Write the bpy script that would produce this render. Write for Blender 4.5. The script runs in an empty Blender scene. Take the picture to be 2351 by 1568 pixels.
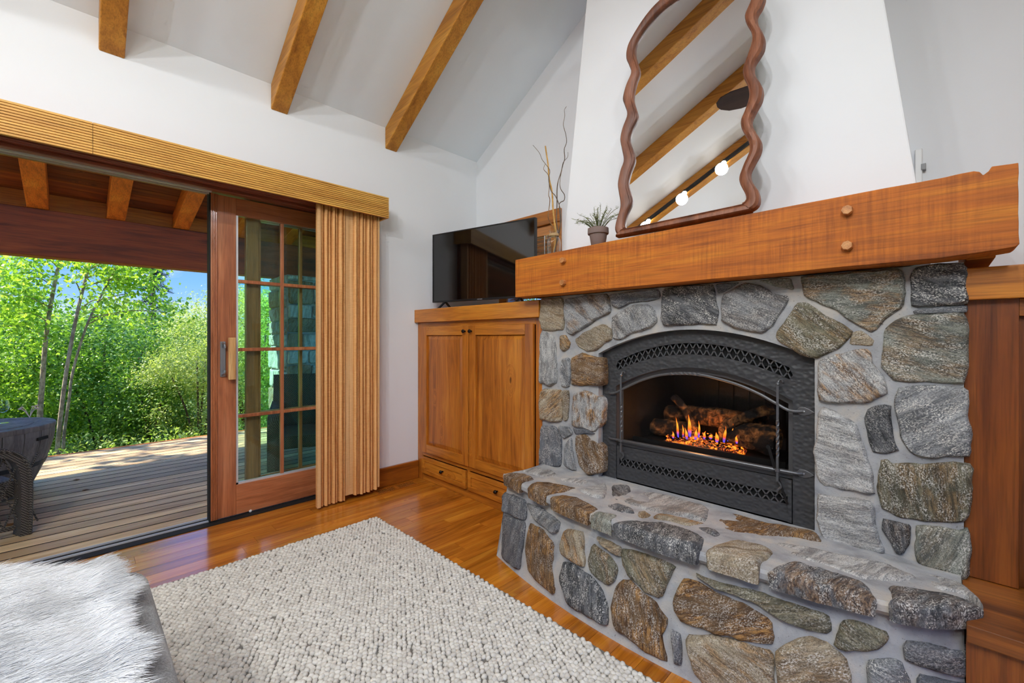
import bpy, bmesh, math, random
import numpy as np
from mathutils import Vector, Matrix, noise as mnoise

random.seed(11)
RNG = np.random.default_rng(7)
SC = bpy.context.scene
COL = SC.collection

# ------------------------------------------------------------------ camera model (2351 x 1568)
F, CX, HY, CH = 990.0, 1175.5, 775.0, 1.15
AZ = math.radians(44.55)
FW = (math.cos(AZ), math.sin(AZ)); RT = (math.sin(AZ), -math.cos(AZ))

def ray(x, y):
    u = (x - CX) / F; v = (HY - y) / F
    return (FW[0] + u * RT[0], FW[1] + u * RT[1], v)
def on_x(x, y, A):
    d = ray(x, y); t = A / d[0]; return Vector((A, t * d[1], CH + t * d[2]))
def on_y(x, y, B):
    d = ray(x, y); t = B / d[1]; return Vector((t * d[0], B, CH + t * d[2]))
def on_z(x, y, Z):
    d = ray(x, y); t = (Z - CH) / d[2]; return Vector((t * d[0], t * d[1], Z))

# ------------------------------------------------------------------ mesh helpers
class MB:
    def __init__(s): s.v = []; s.f = []
    def add(s, vs, fs):
        b = len(s.v); s.v.extend([tuple(p) for p in vs]); s.f.extend([tuple(i + b for i in f) for f in fs]); return s
    def box(s, x0, x1, y0, y1, z0, z1):
        vs = [(x, y, z) for x in (x0, x1) for y in (y0, y1) for z in (z0, z1)]
        return s.add(vs, [(0, 1, 3, 2), (4, 6, 7, 5), (0, 4, 5, 1), (2, 3, 7, 6), (0, 2, 6, 4), (1, 5, 7, 3)])
    def obox(s, c, ax, ay, az):
        c, ax, ay, az = Vector(c), Vector(ax), Vector(ay), Vector(az)
        vs = [c + i * ax + j * ay + k * az for i in (-1, 1) for j in (-1, 1) for k in (-1, 1)]
        return s.add(vs, [(0, 1, 3, 2), (4, 6, 7, 5), (0, 4, 5, 1), (2, 3, 7, 6), (0, 2, 6, 4), (1, 5, 7, 3)])
    def bar(s, a, b, w, h, up=(0, 0, 1)):
        a, b = Vector(a), Vector(b); d = (b - a); L = d.length; d.normalize()
        sd = d.cross(Vector(up)); sd = sd.normalized() if sd.length > 1e-6 else d.orthogonal().normalized()
        u = sd.cross(d).normalized()
        return s.obox((a + b) / 2, d * L / 2, sd * w / 2, u * h / 2)
    def prism(s, poly, fn, h0, h1):
        n = len(poly)
        vs = [fn(p[0], p[1], h0) for p in poly] + [fn(p[0], p[1], h1) for p in poly]
        fs = [tuple(range(n - 1, -1, -1)), tuple(range(n, 2 * n))]
        fs += [(i, (i + 1) % n, n + (i + 1) % n, n + i) for i in range(n)]
        return s.add(vs, fs)
    def tube(s, pts, r, n=8, caps=True, twist=None, closed=False, squash=1.0):
        P = [Vector(p) for p in pts]; m = len(P)
        R = r if hasattr(r, '__len__') else [r] * m
        vs, fs = [], []
        t0 = (P[1] - P[0]).normalized(); u = t0.orthogonal().normalized()
        for i in range(m):
            if closed: t = (P[(i + 1) % m] - P[i - 1]).normalized()
            else: t = (P[min(i + 1, m - 1)] - P[max(i - 1, 0)]).normalized()
            u = (u - t * u.dot(t)); u = u.normalized() if u.length > 1e-9 else t.orthogonal().normalized()
            w = t.cross(u); tw = twist[i] if twist else 0
            for k in range(n):
                a = 2 * math.pi * k / n + tw
                vs.append(P[i] + R[i] * (math.cos(a) * u + squash * math.sin(a) * w))
        for i in range(m if closed else m - 1):
            j = (i + 1) % m
            for k in range(n):
                fs.append((i * n + k, i * n + (k + 1) % n, j * n + (k + 1) % n, j * n + k))
        if caps and not closed:
            fs.append(tuple(range(n - 1, -1, -1))); fs.append(tuple((m - 1) * n + k for k in range(n)))
        return s.add(vs, fs)
    def lathe(s, prof, c, n=32, axis='z'):
        vs, fs = [], []; m = len(prof)
        for r, h in prof:
            for k in range(n):
                a = 2 * math.pi * k / n
                if axis == 'z': vs.append((c[0] + r * math.cos(a), c[1] + r * math.sin(a), c[2] + h))
                elif axis == 'x': vs.append((c[0] + h, c[1] + r * math.cos(a), c[2] + r * math.sin(a)))
                else: vs.append((c[0] + r * math.cos(a), c[1] + h, c[2] + r * math.sin(a)))
        for i in range(m - 1):
            for k in range(n):
                fs.append((i * n + k, i * n + (k + 1) % n, (i + 1) * n + (k + 1) % n, (i + 1) * n + k))
        fs.append(tuple(range(n - 1, -1, -1))); fs.append(tuple((m - 1) * n + k for k in range(n)))
        return s.add(vs, fs)
    def ball(s, c, r, n=10, sc=(1, 1, 1)):
        m = max(4, n // 2)
        vs = [(c[0], c[1], c[2] - r * sc[2])]; fs = []
        for i in range(1, m):
            th = math.pi * i / m
            for k in range(n):
                a = 2 * math.pi * k / n
                vs.append((c[0] + r * sc[0] * math.sin(th) * math.cos(a), c[1] + r * sc[1] * math.sin(th) * math.sin(a), c[2] - r * sc[2] * math.cos(th)))
        vs.append((c[0], c[1], c[2] + r * sc[2])); e = len(vs) - 1
        for k in range(n):
            fs.append((0, 1 + (k + 1) % n, 1 + k)); fs.append((e, 1 + (m - 2) * n + k, 1 + (m - 2) * n + (k + 1) % n))
        for i in range(m - 2):
            for k in range(n):
                a, b = 1 + i * n + k, 1 + i * n + (k + 1) % n
                fs.append((a, b, b + n, a + n))
        return s.add(vs, fs)

def world_loc(o):
    p = Vector((0, 0, 0))
    while o is not None: p += o.location; o = o.parent
    return p

def link_mesh(name, V, Fc, m, parent=None, smooth=False, bevel=0, normals=True, origin=None, solid=0):
    me = bpy.data.meshes.new(name)
    base = world_loc(parent) if parent is not None else Vector((0, 0, 0))
    if origin is not None: base = Vector(origin)
    b = (base.x, base.y, base.z)
    V = [(p[0] - b[0], p[1] - b[1], p[2] - b[2]) for p in V]
    assert not Fc or max(max(f) for f in Fc) < len(V), name
    me.from_pydata(V, [], Fc)
    if normals:
        bm = bmesh.new(); bm.from_mesh(me); bmesh.ops.recalc_face_normals(bm, faces=bm.faces); bm.to_mesh(me); bm.free()
    if smooth:
        me.polygons.foreach_set('use_smooth', [True] * len(me.polygons))
        if smooth == 'auto': me.set_sharp_from_angle(angle=math.radians(40))
    me.update()
    if m is not None: me.materials.append(m)
    o = bpy.data.objects.new(name, me); COL.objects.link(o)
    if parent is not None:
        o.parent = parent
        if origin is not None: o.location = base - world_loc(parent)
    elif origin is not None: o.location = base
    if solid:
        md = o.modifiers.new('thickness', 'SOLIDIFY'); md.thickness = solid; md.offset = -1
    if bevel:
        md = o.modifiers.new('edge', 'BEVEL'); md.width = bevel; md.segments = 2; md.limit_method = 'ANGLE'; md.angle_limit = math.radians(35)
    return o

def part(name, mb, m, parent, label=None, **k):
    o = link_mesh(name, mb.v, mb.f, m, parent, **k)
    if label: o['label'] = label
    return o

def tag(o, label, cat, group=None, kind=None):
    o['label'] = label; o['category'] = cat
    if group: o['group'] = group
    if kind: o['kind'] = kind
    return o

def thing(name, loc, label, cat, group=None):
    o = bpy.data.objects.new(name, None); COL.objects.link(o); o.location = loc; o.empty_display_size = 0.1
    return tag(o, label, cat, group)

def solo(name, mb, m, label, cat, group=None, loc=None, **k):
    o = link_mesh(name, mb.v, mb.f, m, None, origin=loc, **k)
    return tag(o, label, cat, group)

def struct(name, mb, m, parent=None, label=None, **k):
    o = link_mesh(name, mb.v, mb.f, m, parent, **k)
    if parent is None: o['kind'] = 'structure'
    if label: o['label'] = label
    return o

def catmull(P, n=6, closed=False):
    P = [Vector(p) for p in P]; m = len(P); out = []
    for i in range(m if closed else m - 1):
        if closed: a, b, c, d = P[i - 1], P[i], P[(i + 1) % m], P[(i + 2) % m]
        else: a, b, c, d = P[max(i - 1, 0)], P[i], P[i + 1], P[min(i + 2, m - 1)]
        for k in range(n):
            t = k / n
            out.append(0.5 * ((2 * b) + (c - a) * t + (2 * a - 5 * b + 4 * c - d) * t * t + (3 * b - a - 3 * c + d) * t ** 3))
    if not closed: out.append(P[-1])
    return out

# ------------------------------------------------------------------ materials
def lin(c):
    return tuple(((x / 255) / 12.92 if x / 255 <= .04045 else ((x / 255 + .055) / 1.055) ** 2.4) for x in c[:3]) + (1,)

class G:
    def __init__(s, name):
        s.m = bpy.data.materials.new(name); s.m.use_nodes = True; s.nt = s.m.node_tree; s.nt.nodes.clear()
        s.out = s.nt.nodes.new('ShaderNodeOutputMaterial')
    def n(s, t, ins=None, **props):
        nd = s.nt.nodes.new('ShaderNode' + t)
        for k, v in props.items(): setattr(nd, k, v)
        for k, v in (ins or {}).items(): s.put(nd.inputs[k], v)
        return nd
    def put(s, sock, v):
        if isinstance(v, bpy.types.NodeSocket): s.nt.links.new(v, sock)
        elif isinstance(v, bpy.types.Node): s.nt.links.new(v.outputs[0], sock)
        else: sock.default_value = v
    def math(s, op, a, b=0, clamp=False):
        return s.n('Math', {0: a, 1: b}, operation=op, use_clamp=clamp).outputs[0]
    def mix(s, f, a, b, blend='MIX'):
        nd = s.n('Mix', data_type='RGBA', blend_type=blend)
        s.put(nd.inputs[0], f); s.put(nd.inputs[6], a); s.put(nd.inputs[7], b); return nd.outputs[2]
    def ramp(s, f, stops, interp='LINEAR'):
        nd = s.n('ValToRGB', {0: f}); cr = nd.color_ramp; cr.interpolation = interp
        while len(cr.elements) < len(stops): cr.elements.new(0.5)
        for e, (p, c) in zip(cr.elements, stops):
            e.position = p; e.color = c if len(c) == 4 else tuple(c) + (1,)
        return nd.outputs[0]
    def smooth(s, f, a, b):
        nd = s.n('MapRange', {0: f, 1: a, 2: b, 3: 0.0, 4: 1.0}, interpolation_type='SMOOTHSTEP'); return nd.outputs[0]
    def obj(s, scale=(1, 1, 1), off=(0, 0, 0)):
        tc = s.n('TexCoord'); return s.n('Mapping', {'Vector': tc.outputs['Object'], 'Scale': scale, 'Location': off}).outputs[0]
    def noise(s, vec, scale, detail=3, rough=.5, dist=0.0):
        return s.n('TexNoise', {'Vector': vec, 'Scale': scale, 'Detail': detail, 'Roughness': rough, 'Distortion': dist}).outputs[0]
    def bump(s, h, strength=.3, dist=.002, normal=None):
        i = {'Height': h, 'Strength': strength, 'Distance': dist}
        if normal is not None: i['Normal'] = normal
        return s.n('Bump', i).outputs[0]
    def bsdf(s, **k):
        i = {}
        names = dict(col='Base Color', rough='Roughness', metal='Metallic', spec='Specular IOR Level', coat='Coat Weight', coatr='Coat Roughness', normal='Normal', ior='IOR', alpha='Alpha', sheen='Sheen Weight', coatior='Coat IOR', sss='Subsurface Weight', trans='Transmission Weight')
        for a, v in k.items(): i[names[a]] = v
        return s.n('BsdfPrincipled', i)
    def done(s, sh):
        s.put(s.out.inputs[0], sh.outputs[0] if isinstance(sh, bpy.types.Node) else sh); return s.m

def plain(name, c, rough=.5, metal=0.0, **k):
    g = G(name); return g.done(g.bsdf(col=lin(c), rough=rough, metal=metal, **k))

ONES = (1, 1, 1, 1)
def wood(name, dark, mid, light, axis='y', rough=.4, scale=1.0, knots=.6, bump=.15, coat=0.0, seed=0.0, saw=0.0, plank=False, grainy=1.0, sat=1.0, pvar=1.0):
    g = G(name)
    dark, mid, light = [(c[0], c[1] * (1 - .06 * (1 - sat)), c[2] * sat) for c in (dark, mid, light)]
    k = {'x': (.09, 1, 1), 'y': (1, .09, 1), 'z': (1, 1, .09)}[axis]
    kf = {'x': (.03, 1, 1), 'y': (1, .03, 1), 'z': (1, 1, .03)}[axis]
    kk = {'x': (.45, 1, 1), 'y': (1, .45, 1), 'z': (1, 1, .45)}[axis]
    tc = g.n('TexCoord').outputs['Object']
    off = g.n('Combine' + 'XYZ', {0: seed, 1: seed * 1.7, 2: seed * .6}).outputs[0]
    if plank:
        at = g.n('Attribute', attribute_name='pid').outputs['Fac']
        o2 = g.n('CombineXYZ', {0: g.math('MULTIPLY', at, 37.0), 1: g.math('MULTIPLY', at, 91.0), 2: g.math('MULTIPLY', at, 13.0)}).outputs[0]
        off = g.n('VectorMath', {0: off, 1: o2}, operation='ADD').outputs[0]
    P = g.n('VectorMath', {0: tc, 1: off}, operation='ADD').outputs[0]
    def sc(v): return g.n('VectorMath', {0: P, 1: tuple(c * scale for c in v)}, operation='MULTIPLY').outputs[0]
    kn = g.n('TexVoronoi', {'Vector': sc(kk), 'Scale': 4.2}, feature='F1')
    kd = g.math('ADD', kn.outputs['Distance'], g.math('MULTIPLY', g.noise(sc((1, 1, 1)), 14, 3), .08))
    ring = g.smooth(kd, .28, .05)
    warp = g.math('MULTIPLY', ring, .9 * knots)
    n1v = g.n('VectorMath', {0: sc(k), 1: g.n('CombineXYZ', {0: warp, 1: warp, 2: warp}).outputs[0]}, operation='ADD').outputs[0]
    rings = g.noise(n1v, 17, 5, .6, .8)
    broad = g.noise(sc(k), 4, 2, .5, .4)
    fine = g.noise(sc(kf), 190, 2, .6)
    f = g.math('ADD', g.math('MULTIPLY', rings, .65), g.math('MULTIPLY', broad, .35))
    col = g.ramp(f, [(.32, lin(dark)), (.5, lin(mid)), (.68, lin(light))])
    fs = g.ramp(fine, [(.3, (1 - .38 * grainy,) * 3), (.55, (1, 1, 1))])
    col = g.mix(.8, col, fs, 'MULTIPLY')
    kcore = g.math('MULTIPLY', g.smooth(kd, .105, .055), knots, True)
    kdk = tuple(x * .22 for x in lin(dark)[:3]) + (1,)
    col = g.mix(kcore, col, kdk)
    if plank:
        tint = g.ramp(g.math('FRACT', g.math('MULTIPLY', at, 7.31)), [(0, (1 - .38 * pvar,) * 3), (.5, (.96, .95, .94)), (1, (1 + .25 * pvar, 1 + .22 * pvar, 1 + .15 * pvar))])
        col = g.mix(1.0, col, tint, 'MULTIPLY')
    h = g.math('ADD', g.math('MULTIPLY', fine, .5), g.math('MULTIPLY', rings, .5))
    if saw:
        sv = {'x': (60, 3, 3), 'y': (3, 60, 3), 'z': (3, 3, 60)}[axis]
        sw = g.noise(sc(sv), 2.2, 3, .6)
        patch = g.smooth(g.noise(sc((2, 2, 2)), 3.2, 3, .6), .38, .6); sw = g.math('ADD', g.math('MULTIPLY', sw, patch), g.math('MULTIPLY', g.math('SUBTRACT', 1.0, patch), .5))
        h = g.math('ADD', h, g.math('MULTIPLY', sw, 1.4 * saw))
        col = g.mix(.55 * saw, col, g.ramp(sw, [(.33, (.5, .42, .35)), (.6, (1.1, 1.08, 1.05))]), 'MULTIPLY')
    nm = g.bump(h, bump, .003)
    return g.done(g.bsdf(col=col, rough=rough, normal=nm, coat=coat, coatr=.12))

def wallpaint(name, c):
    g = G(name); v = g.obj()
    h = g.math('ADD', g.noise(v, 22, 4, .6), g.math('MULTIPLY', g.noise(v, 120, 2, .5), .3))
    return g.done(g.bsdf(col=lin(c), rough=.62, spec=.3, normal=g.bump(h, .12, .004)))

def stone_mat():
    g = G('fieldstone')
    c1 = g.n('Attribute', attribute_name='c1').outputs['Color']; c2 = g.n('Attribute', attribute_name='c2').outputs['Color']
    uv = g.n('Attribute', attribute_name='suv').outputs['Vector']; rust = g.n('Attribute', attribute_name='srust').outputs['Fac']
    flk = g.n('Attribute', attribute_name='sfleck').outputs['Fac']
    def sc(*v): return g.n('VectorMath', {0: uv, 1: v}, operation='MULTIPLY').outputs[0]
    band = g.noise(sc(1.2, 7, 3), 3.2, 5, .62, .9)
    fineb = g.noise(sc(3, 22, 8), 6, 4, .7, .5)
    blot = g.noise(sc(1, 1.6, 1), 9, 4, .6, .4)
    speck = g.noise(sc(1, 1.5, 1), 190, 3, .75)
    speck2 = g.noise(sc(1, 1.3, 1), 420, 2, .7)
    mixf = g.smooth(g.math('ADD', g.math('MULTIPLY', band, .6), g.math('MULTIPLY', fineb, .4)), .40, .60)
    col = g.mix(mixf, c1, c2)
    rf = g.math('MULTIPLY', g.smooth(g.math('ADD', g.math('MULTIPLY', blot, .7), g.math('MULTIPLY', band, .3)), .56, .42), rust, True)
    rcol = g.mix(g.smooth(fineb, .4, .62), lin((92, 62, 36)), lin((186, 140, 84)))
    col = g.mix(rf, col, rcol)
    w = g.math('MULTIPLY', g.math('MULTIPLY', g.smooth(speck, .50, .60), g.smooth(g.noise(sc(1, 2.6, 1), 12, 5, .7, .6), .40, .60)), flk, True)
    col = g.mix(w, col, lin((226, 222, 214)))
    vein = g.math('MULTIPLY', g.smooth(g.math('ABSOLUTE', g.math('SUBTRACT', g.noise(sc(1, 3.2, 1), 7, 3, .6, 1.2), .5)), .014, .002), flk, True)
    col = g.mix(g.math('MULTIPLY', g.math('MULTIPLY', vein, g.smooth(blot, .5, .62)), .4), col, lin((215, 210, 204)))
    dk = g.math('MULTIPLY', g.smooth(speck, .49, .40), .75)
    col = g.mix(dk, col, g.mix(.55, col, lin((38, 38, 40))))
    dk2 = g.math('MULTIPLY', g.smooth(speck2, .46, .36), .5)
    col = g.mix(dk2, col, lin((50, 49, 48)))
    h = g.math('ADD', g.math('MULTIPLY', fineb, .8), g.math('ADD', g.math('MULTIPLY', speck, .5), g.math('MULTIPLY', blot, .9)))
    return g.done(g.bsdf(col=col, rough=.78, spec=.2, normal=g.bump(h, .6, .008)))

def mortar_mat():
    g = G('mortar'); v = g.obj()
    b = g.noise(v, 7, 4, .6, .4); f = g.noise(v, 160, 3, .65)
    col = g.ramp(b, [(.3, lin((140, 141, 144))), (.5, lin((168, 168, 169))), (.68, lin((188, 180, 170)))])
    col = g.mix(g.smooth(f, .62, .75), col, lin((110, 108, 106)))
    h = g.math('ADD', g.math('MULTIPLY', g.noise(v, 30, 4, .6), 1), g.math('MULTIPLY', f, .35))
    return g.done(g.bsdf(col=col, rough=.85, spec=.2, normal=g.bump(h, .5, .006)))

def hammered():
    g = G('hammered_black_iron'); v = g.obj((1, 1, 1.25))
    vo = g.n('TexVoronoi', {'Vector': v, 'Scale': 50.0, 'Smoothness': .6}, feature='SMOOTH_F1').outputs['Distance']
    h = g.math('MULTIPLY', vo, 1)
    return g.done(g.bsdf(col=lin((60, 60, 62)), rough=.45, spec=.4, normal=g.bump(h, .55, .008)))

def glass_mat(name, tint, refl=1.0):
    g = G(name)
    tr = g.n('BsdfTransparent', {0: tuple(tint) + (1,)})
    gl = g.n('BsdfGlossy', {0: (1, 1, 1, 1), 'Roughness': 0.0})
    fr = g.n('Fresnel', {0: 1.5}).outputs[0]
    front = g.math('SUBTRACT', 1.0, g.n('NewGeometry').outputs['Backfacing'])
    f = g.math('MULTIPLY', g.math('MULTIPLY', fr, front), 1.6 * refl, True)
    return g.done(g.n('MixShader', {0: f, 1: tr.outputs[0], 2: gl.outputs[0]}))

def leaf_mat(name, a, b, c, trans=.45):
    g = G(name)
    at = g.n('Attribute', attribute_name='lv').outputs['Fac']
    col = g.ramp(at, [(0, lin(a)), (.5, lin(b)), (1, lin(c))])
    d = g.bsdf(col=col, rough=.45, spec=.35)
    t = g.n('BsdfTranslucent', {0: g.mix(1.0, col, (1.25, 1.3, .6, 1), 'MULTIPLY')})
    return g.done(g.n('MixShader', {0: trans, 1: d.outputs[0], 2: t.outputs[0]}))

def emit(name, c, s):
    g = G(name); return g.done(g.n('Emission', {0: lin(c), 1: s}))

def flame_mat():
    g = G('gas_flame'); z = g.n('TexCoord').outputs['Generated']
    zz = g.n('SeparateXYZ', {0: z}).outputs[2]
    col = g.ramp(zz, [(.0, lin((50, 70, 220))), (.16, lin((110, 70, 170))), (.34, lin((240, 90, 20))), (.62, lin((255, 160, 50))), (1, lin((240, 90, 25)))])
    lw = g.n('LayerWeight', {0: .35}).outputs['Facing']
    em = g.n('Emission', {0: col, 1: 1.7}); tr = g.n('BsdfTransparent')
    f = g.math('MULTIPLY', g.smooth(lw, .95, .25), .8)
    return g.done(g.n('MixShader', {0: f, 1: tr.outputs[0], 2: em.outputs[0]}))

def ember_mat():
    g = G('glowing_embers'); v = g.obj()
    n = g.noise(v, 90, 3, .7)
    b2 = g.noise(v, 24, 2, .5); n = g.math('ADD', g.math('MULTIPLY', n, .6), g.math('MULTIPLY', b2, .4))
    col = g.ramp(n, [(.40, lin((25, 12, 8))), (.50, lin((200, 44, 8))), (.60, lin((255, 150, 40)))])
    st = g.smooth(n, .46, .58)
    return g.done(g.n('AddShader', {0: g.bsdf(col=lin((30, 22, 18)), rough=.9).outputs[0], 1: g.n('Emission', {0: col, 1: g.math('MULTIPLY', st, 1.6)}).outputs[0]}))

def log_mat():
    g = G('charred_log'); v = g.obj((.25, 1, 1))
    n = g.noise(v, 38, 5, .65, .6); b = g.noise(g.obj(), 9, 3, .6)
    col = g.ramp(n, [(.36, lin((26, 18, 13))), (.48, lin((96, 62, 34))), (.62, lin((150, 102, 58)))])
    col = g.mix(g.smooth(b, .52, .40), col, lin((28, 24, 23)))
    return g.done(g.bsdf(col=col, rough=.9, spec=.2, normal=g.bump(n, .9, .012)))

def rug_mat():
    g = G('cream_wool'); v = g.obj()
    n = g.noise(v, 420, 3, .7); b = g.noise(v, 45, 2, .5)
    col = g.mix(g.smooth(b, .35, .65), lin((204, 198, 188)), lin((226, 221, 211)))
    return g.done(g.bsdf(col=col, rough=.95, spec=.1, normal=g.bump(n, .5, .003), sheen=.2))

def fabric_grey():
    g = G('grey_felt'); v = g.obj()
    n = g.noise(v, 260, 4, .75); b = g.noise(v, 9, 3, .6, .4)
    col = g.mix(g.math('ADD', g.math('MULTIPLY', g.smooth(n, .35, .65), .6), g.math('MULTIPLY', g.smooth(b, .4, .6), .4)), lin((96, 96, 97)), lin((168, 168, 168)))
    return g.done(g.bsdf(col=col, rough=.95, spec=.1, normal=g.bump(n, .5, .003), sheen=.3))

def bark_mat(name, a, b):
    g = G(name); v = g.obj((1, 1, .5)); n = g.noise(v, 25, 4, .6)
    return g.done(g.bsdf(col=g.mix(g.smooth(n, .4, .62), lin(a), lin(b)), rough=.85, normal=g.bump(n, .4, .01)))

def woven_mat(name, a, b, sx=(90, 90, 3)):
    g = G(name); v = g.obj(sx); n = g.noise(v, 1.0, 2, .5)
    v2 = g.obj((30, 30, 320)); n2 = g.noise(v2, 1.0, 1, .5)
    f = g.math('ADD', g.math('MULTIPLY', n, .7), g.math('MULTIPLY', n2, .3))
    return g.done(g.bsdf(col=g.mix(g.smooth(f, .32, .68), lin(a), lin(b)), rough=.7, normal=g.bump(f, .2, .001)))

def wicker_mat():
    g = G('grey_wicker'); v = g.obj()
    w1 = g.n('TexWave', {'Vector': v, 'Scale': 46.0, 'Distortion': .6}, bands_direction='Z').outputs['Fac']
    w2 = g.n('TexWave', {'Vector': v, 'Scale': 38.0, 'Distortion': .6}, bands_direction='DIAGONAL').outputs['Fac']
    f = g.math('MULTIPLY', w1, w2)
    return g.done(g.bsdf(col=g.mix(g.smooth(f, .1, .7), lin((46, 40, 36)), lin((150, 140, 128))), rough=.55, normal=g.bump(f, .8, .006)))

def grass_ground():
    g = G('meadow_ground'); v = g.obj(); n = g.noise(v, 3, 6, .7); n2 = g.noise(v, 18, 3, .7)
    col = g.ramp(g.math('ADD', g.math('MULTIPLY', n, .5), g.math('MULTIPLY', n2, .5)), [(.35, lin((38, 52, 22))), (.5, lin((88, 112, 44))), (.65, lin((150, 160, 84)))])
    return g.done(g.bsdf(col=col, rough=.95, normal=g.bump(n2, .6, .05)))

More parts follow.
